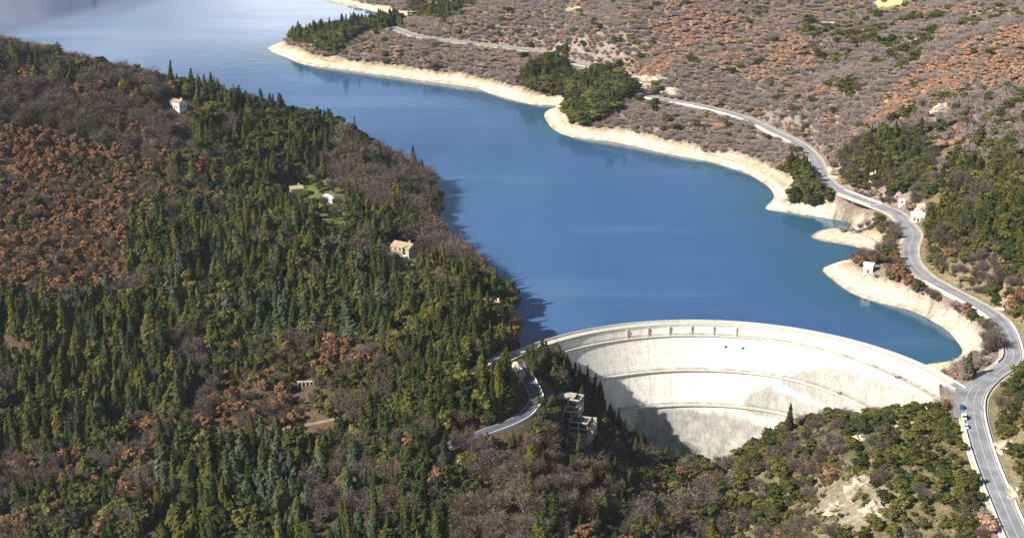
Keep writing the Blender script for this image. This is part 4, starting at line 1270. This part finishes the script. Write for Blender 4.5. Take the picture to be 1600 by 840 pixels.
# trees standing in front of an open place stay low, as in the photograph
for poly in (SOIL_Z[0][0], [(462, 285), (560, 285), (560, 352), (470, 340)], SOIL_Z[1][0], [(262, 155), (300, 155), (300, 206), (262, 206)], [(752, 470), (795, 470), (790, 500), (750, 500)],
             [(855, 598), (935, 598), (935, 675), (870, 670)], [(700, 712), (735, 712), (735, 752), (700, 752)], [(462, 585), (500, 585), (500, 606), (462, 606)], [(740, 505), (775, 505), (775, 590), (725, 590)]):
    base_in = inpoly(px, py, poly)
    for hh in (4, 8, 12):
        tx_, ty_, _ = proj(x, y, z + hh)
        low |= inpoly(tx_, ty_, poly) & ~base_in
# soil openings drawn in the photograph stay open
opening = np.zeros(len(x), bool)
for k_ in (2, 4, 5, 6):
    opening |= inpoly(px, py, SOIL_Z[k_][0])
den = np.empty(len(x)); siz = np.empty(len(x))
kind = np.empty(len(x), int)
u = RNG.uniform(0, 1, len(x))
clump = fbm(x, y, 22, 41, 3)
u = np.clip(0.45 * u + 0.55 * np.clip((clump - 0.22) / 0.56, 0, 0.9999) , 0, 0.9999)   # like stands with like
r01 = np.argsort(np.argsort(u)) / max(len(u), 1)
for i in range(-1, len(ZONES)):
    for side in ((0, 1) if i < 0 else (0,)):
        m = zone == i
        if i < 0:
            m &= (rightside | (y > 1000)) == bool(side)
            dn_, mix_, sf = DEF_R if side else DEF_L
        else:
            _, dn_, mix_, sf = ZONES[i]
        if not m.any():
            continue
        den[m] = dn_; siz[m] = sf
        # rank within the zone so that every kind gets its share, in clumps
        um = u[m]
        rk = (np.argsort(np.argsort(um)) + 0.5) / len(um)
        keys = list(mix_)
        edges = np.cumsum([mix_[k_] for k_ in keys]); edges = edges / edges[-1]
        kind[m] = np.array([K.index(k_) for k_ in keys])[np.minimum(np.searchsorted(edges, rk), len(keys) - 1)]
swap = under & np.isin(kind, [0, 1, 2]) & (RNG.uniform(0, 1, len(x)) < .6)
kind[swap] = np.where(rightside[swap], K.index('shrub'), K.index('ever'))
hole = fbm(x, y, 34, 51, 3)
keep = (RNG.uniform(0, 1, len(x)) < den * np.where(den < .82, np.clip(0.1 + 1.8 * hole, 0.2, 1.3), 1)) & ~(opening & (RNG.uniform(0, 1, len(x)) < .93))
siz = np.where(low, siz * 0.5, siz)
siz = np.where(under, np.minimum(siz * 0.42, 0.34), siz)
keep &= ~under | (RNG.uniform(0, 1, len(x)) < .75)
x, y, z, kind, siz, px, py, dep, zone, rightside = (q_[keep] for q_ in (x, y, z, kind, siz, px, py, dep, zone, rightside))
n = len(x)
siz = siz * np.where(rightside | (y > 1000), 1.22, 1.2) * np.exp(np.clip(RNG.normal(-0.02, 0.26, n), -.7, .34))
# wooded places that need wide low crowns rather than slim ones
sxy = siz * RNG.uniform(0.88, 1.25, n) * np.where(rightside | (y > 1000), 1.3, 1.0) * np.where(y > 930, 1.2, 1.0)
siz = np.where((y > 930) & (kind > 2), siz * 0.78, siz)               # the far slopes carry low, wide coppice
var = RNG.integers(0, NV, n)
rot = RNG.uniform(0, 6.283, n)
tilt = RNG.normal(0, 0.055, (n, 2))
z = z - 0.35

# hand-placed trees that stand out in the photograph
def lone(px_, py_, kd, s, label, sw=None):
    gx_, gy_, gz_ = ground(px_, py_)
    return (gx_, gy_, gz_, kd, s, sw or s, label)
LONE = [
    lone(1512, 592, 'bluecon', 1.15, 'lone dark conical fir beside the dam junction'),
    lone(404, 340, 'russet', 0.95, 'bright orange tree glowing at the edge of the dark conifer wood'),
    lone(1297, 652, 'conifer', 1.0, 'slim columnar conifer rising before the right part of the dam', 0.55),
    lone(1232, 682, 'conifer', 1.15, 'broad dark pine overlapping the foot of the dam at right of centre', 1.25),
    lone(1419, 692, 'russet', 0.55, 'small bright orange bush in green scrub below the dam'),
    lone(1478, 640, 'russet', 0.62, 'rust red tree at the right abutment of the dam', 0.45),
    lone(690, 314, 'ever', 0.8, 'dark tree leaning out at the tip of the wooded promontory'),
]
bpy.context.view_layer.update()

# visibility: is the tree's upper half seen over the ground in front of it?
def seen(x, y, ztop):
    s = np.linspace(0.35, 0.985, 70)
    vis = np.ones(len(x), bool)
    for t_ in s:
        zr = CZ + (ztop - CZ) * t_
        vis &= H(x * t_, y * t_) < zr
    return vis
hts = np.array([KIND[k_]['h'] for k_ in K])[kind] * siz
vis = seen(x, y, z + hts * 0.8) & (px > -8) & (px < 1608) & (py > -10) & (py < 850)
appar = hts * sxy * F * F / dep ** 2 * vis
PLACE = ['on the green terraces', 'beside the cream villa', 'near the white ridge house', 'on the russet slope', 'under the left ridge', 'in the green wood at the left skyline',
         'on the wooded promontory', 'below the green terraces', 'between the villa and the dam', 'by the rock wall of the shaded road', 'in the brown clearing', 'just above the brown clearing',
         'in the grey green stand', 'in the main conifer wood', 'in the blackish wood at the left edge', 'left of the shaded road', 'in the mixed wood under the blackish wood', 'in the conifer clump under the dirt track',
         'in the grey green clump at the bottom edge', 'in the brown wood at the bottom edge', 'in the conifers below the shaded road', 'at the bottom left corner', 'before the left half of the dam', 'beside the stepped building',
         'on the bare slope below the stepped building', 'under the middle of the dam', 'around the pale eroded rocks', 'on the scrubby bank below the right half of the dam', 'uphill of the lower right road',
         'around the white shore hut', 'in the pine clump by the road', 'on the conifer slope right of the road', 'uphill of the long road bend', 'above the road bridge', 'round the rock knoll on the right hill',
         'left of the road bridge', 'between the bridge and the roadside building', 'on the small headland', 'behind the small headland', 'on the tip of the far peninsula', 'by the far inlet',
         'on the central russet ridge', 'on the right russet ridge', 'on the upper far hills', 'in the green hollow of the far hills']
def place(i):
    if zone[i] >= 0: return PLACE[zone[i]]
    return 'along the far lakeside road' if (rightside[i] or y[i] > 1000) else 'elsewhere on the left hillside'
LOOK = {'conifer': 'slim dark green conifer', 'bluecon': 'broad grey green conifer', 'ever': 'round crowned evergreen tree', 'bare': 'leafless grey brown tree', 'russet': 'russet leaved oak', 'shrub': 'olive brown bush', 'thicket': 'pale leafless thicket', 'orange': 'bright orange leaved oak'}
PLUR = {'conifer': 'dark conifers', 'bluecon': 'grey green conifers', 'ever': 'round evergreens', 'bare': 'leafless trees', 'russet': 'russet oaks', 'shrub': 'scrub bushes', 'thicket': 'pale thickets', 'orange': 'orange oaks'}
def plant(kd, i_var, loc, rz, s, sw, label, group=None, lean=(0, 0)):
    cm, tm, _ = PROTO[kd][i_var]
    o = bpy.data.objects.new(KIND[kd]['name'], None)
    COL.objects.link(o)
    o.location = loc; o.rotation_euler = (lean[0], lean[1], rz); o.scale = (sw, sw, s)
    o['label'] = label; o['category'] = KIND[kd]['cat']
    if group: o['group'] = group
    for nm, me in (('trunk', tm), ('crown', cm)):
        p_ = bpy.data.objects.new(nm, me)
        COL.objects.link(p_)
        p_.parent = o
    return o
for gx_, gy_, gz_, kd, s, sw, label in LONE:
    plant(kd, 1, (gx_, gy_, gz_ - .2), 0.7, s, sw, label)
single = np.zeros(n, bool)
for ki, kd in enumerate(K):
    idx = np.nonzero((kind == ki) & (appar > 0))[0]
    idx = idx[np.argsort(-appar[idx])][:300 - sum(1 for q_ in LONE if q_[3] == kd)]
    single[idx] = True
    q0, q1 = np.quantile(siz[idx], (.3, .75)) if len(idx) else (0, 9)      # how tall against its own kind
    for i in idx:
        pl = place(i)
        plant(kd, int(var[i]), (x[i], y[i], z[i]), float(rot[i]), float(siz[i]), float(sxy[i]), ('small ' if siz[i] < q0 else 'tall ' if siz[i] > q1 else '') + LOOK[kd] + ' ' + pl, PLUR[kd] + ' ' + pl, (float(tilt[i, 0]), float(tilt[i, 1])))

# the rest of each kind: one mass of trees
def tree_mass(name, label, cat, idx, kd):
    c_ = bpy.data.collections.new('shapes_' + kd)
    for _, _, jo in PROTO[kd]:
        c_.objects.link(jo)
    m = bpy.data.meshes.new(name)
    m.vertices.add(len(idx))
    m.vertices.foreach_set('co', np.stack([x[idx], y[idx], z[idx]], 1).ravel())
    for nm, ty, val in (('turn', 'FLOAT_VECTOR', np.stack([tilt[idx, 0], tilt[idx, 1], rot[idx]], 1)),
                        ('size', 'FLOAT_VECTOR', np.stack([sxy[idx], sxy[idx], siz[idx]], 1))):
        at_ = m.attributes.new(nm, ty, 'POINT')
        at_.data.foreach_set('vector', val.ravel())
    at_ = m.attributes.new('shape', 'INT', 'POINT')
    at_.data.foreach_set('value', var[idx].astype(np.int32))
    o = link(bpy.data.objects.new(name, m))
    tag(o, label, cat, kind='stuff')
    ng = bpy.data.node_groups.new('scatter_' + kd, 'GeometryNodeTree')
    ng.interface.new_socket('Geometry', in_out='INPUT', socket_type='NodeSocketGeometry')
    ng.interface.new_socket('Geometry', in_out='OUTPUT', socket_type='NodeSocketGeometry')
    N = ng.nodes
    gi, gout = N.new('NodeGroupInput'), N.new('NodeGroupOutput')
    ci = N.new('GeometryNodeCollectionInfo')
    ci.inputs['Collection'].default_value = c_
    ci.inputs['Separate Children'].default_value = True
    ci.inputs['Reset Children'].default_value = True
    ip = N.new('GeometryNodeInstanceOnPoints')
    ip.inputs['Pick Instance'].default_value = True
    def attr(nm, ty):
        a_ = N.new('GeometryNodeInputNamedAttribute')
        a_.data_type = ty
        a_.inputs['Name'].default_value = nm
        return next(q_ for q_ in a_.outputs if q_.enabled and q_.name == 'Attribute')
    ng.links.new(gi.outputs[0], ip.inputs['Points'])
    ng.links.new(ci.outputs[0], ip.inputs['Instance'])
    ng.links.new(attr('shape', 'INT'), ip.inputs['Instance Index'])
    ng.links.new(attr('turn', 'FLOAT_VECTOR'), ip.inputs['Rotation'])
    ng.links.new(attr('size', 'FLOAT_VECTOR'), ip.inputs['Scale'])
    ng.links.new(ip.outputs[0], gout.inputs[0])
    md = o.modifiers.new('scatter', 'NODES')
    md.node_group = ng
    return o
MASS = {'conifer': ('conifer_wood', 'dense dark mass of conifers filling the woods beyond the nearest ones', 'wood'),
        'bluecon': ('grey_green_wood', 'remaining grey green conifers scattered through the woods', 'wood'),
        'ever': ('evergreen_wood', 'remaining round evergreens spread over banks and hills', 'wood'),
        'bare': ('bare_wood', 'grey leafless woodland covering the hills round the lake', 'wood'),
        'russet': ('russet_wood', 'russet oak scrub colouring the far ridges and the left slope', 'wood'),
        'thicket': ('thicket_wood', 'pale lavender grey leafless thicket covering the hills across the lake', 'wood'),
        'orange': ('orange_oak_wood', 'orange oak scrub along the ridges of the hills across the lake', 'wood'),
        'shrub': ('scrub', 'low olive scrub filling the gaps between the trees', 'scrub')}
for ki, kd in enumerate(K):
    idx = np.nonzero((kind == ki) & ~single)[0]
    if len(idx):
        tree_mass(*MASS[kd], idx, kd)
print('trees', n, {k_: int((kind == i).sum()) for i, k_ in enumerate(K)}, 'ground z', MZ.min(), MZ.max())

# ------------------------------------------------------------------ winter haze
zt = max(float(MZ.max()) + 15, CZ + 12)
hz = MB().box(-3600, 3600, -700, 5300, float(MZ.min()) - 3, zt).build('haze', None)
hm = bpy.data.materials.new('haze')
hm.use_nodes = True
for nd in list(hm.node_tree.nodes):
    if nd.type == 'BSDF_PRINCIPLED': hm.node_tree.nodes.remove(nd)
pv = hm.node_tree.nodes.new('ShaderNodeVolumePrincipled')
pv.inputs['Color'].default_value = (0.80, 0.88, 1.0, 1)
pv.inputs['Density'].default_value = 0.000035
pv.inputs['Anisotropy'].default_value = 0.2
hm.node_tree.links.new(pv.outputs[0], [nd for nd in hm.node_tree.nodes if nd.type == 'OUTPUT_MATERIAL'][0].inputs['Volume'])
hz.data.materials.append(hm)
tag(hz, kind='stuff')
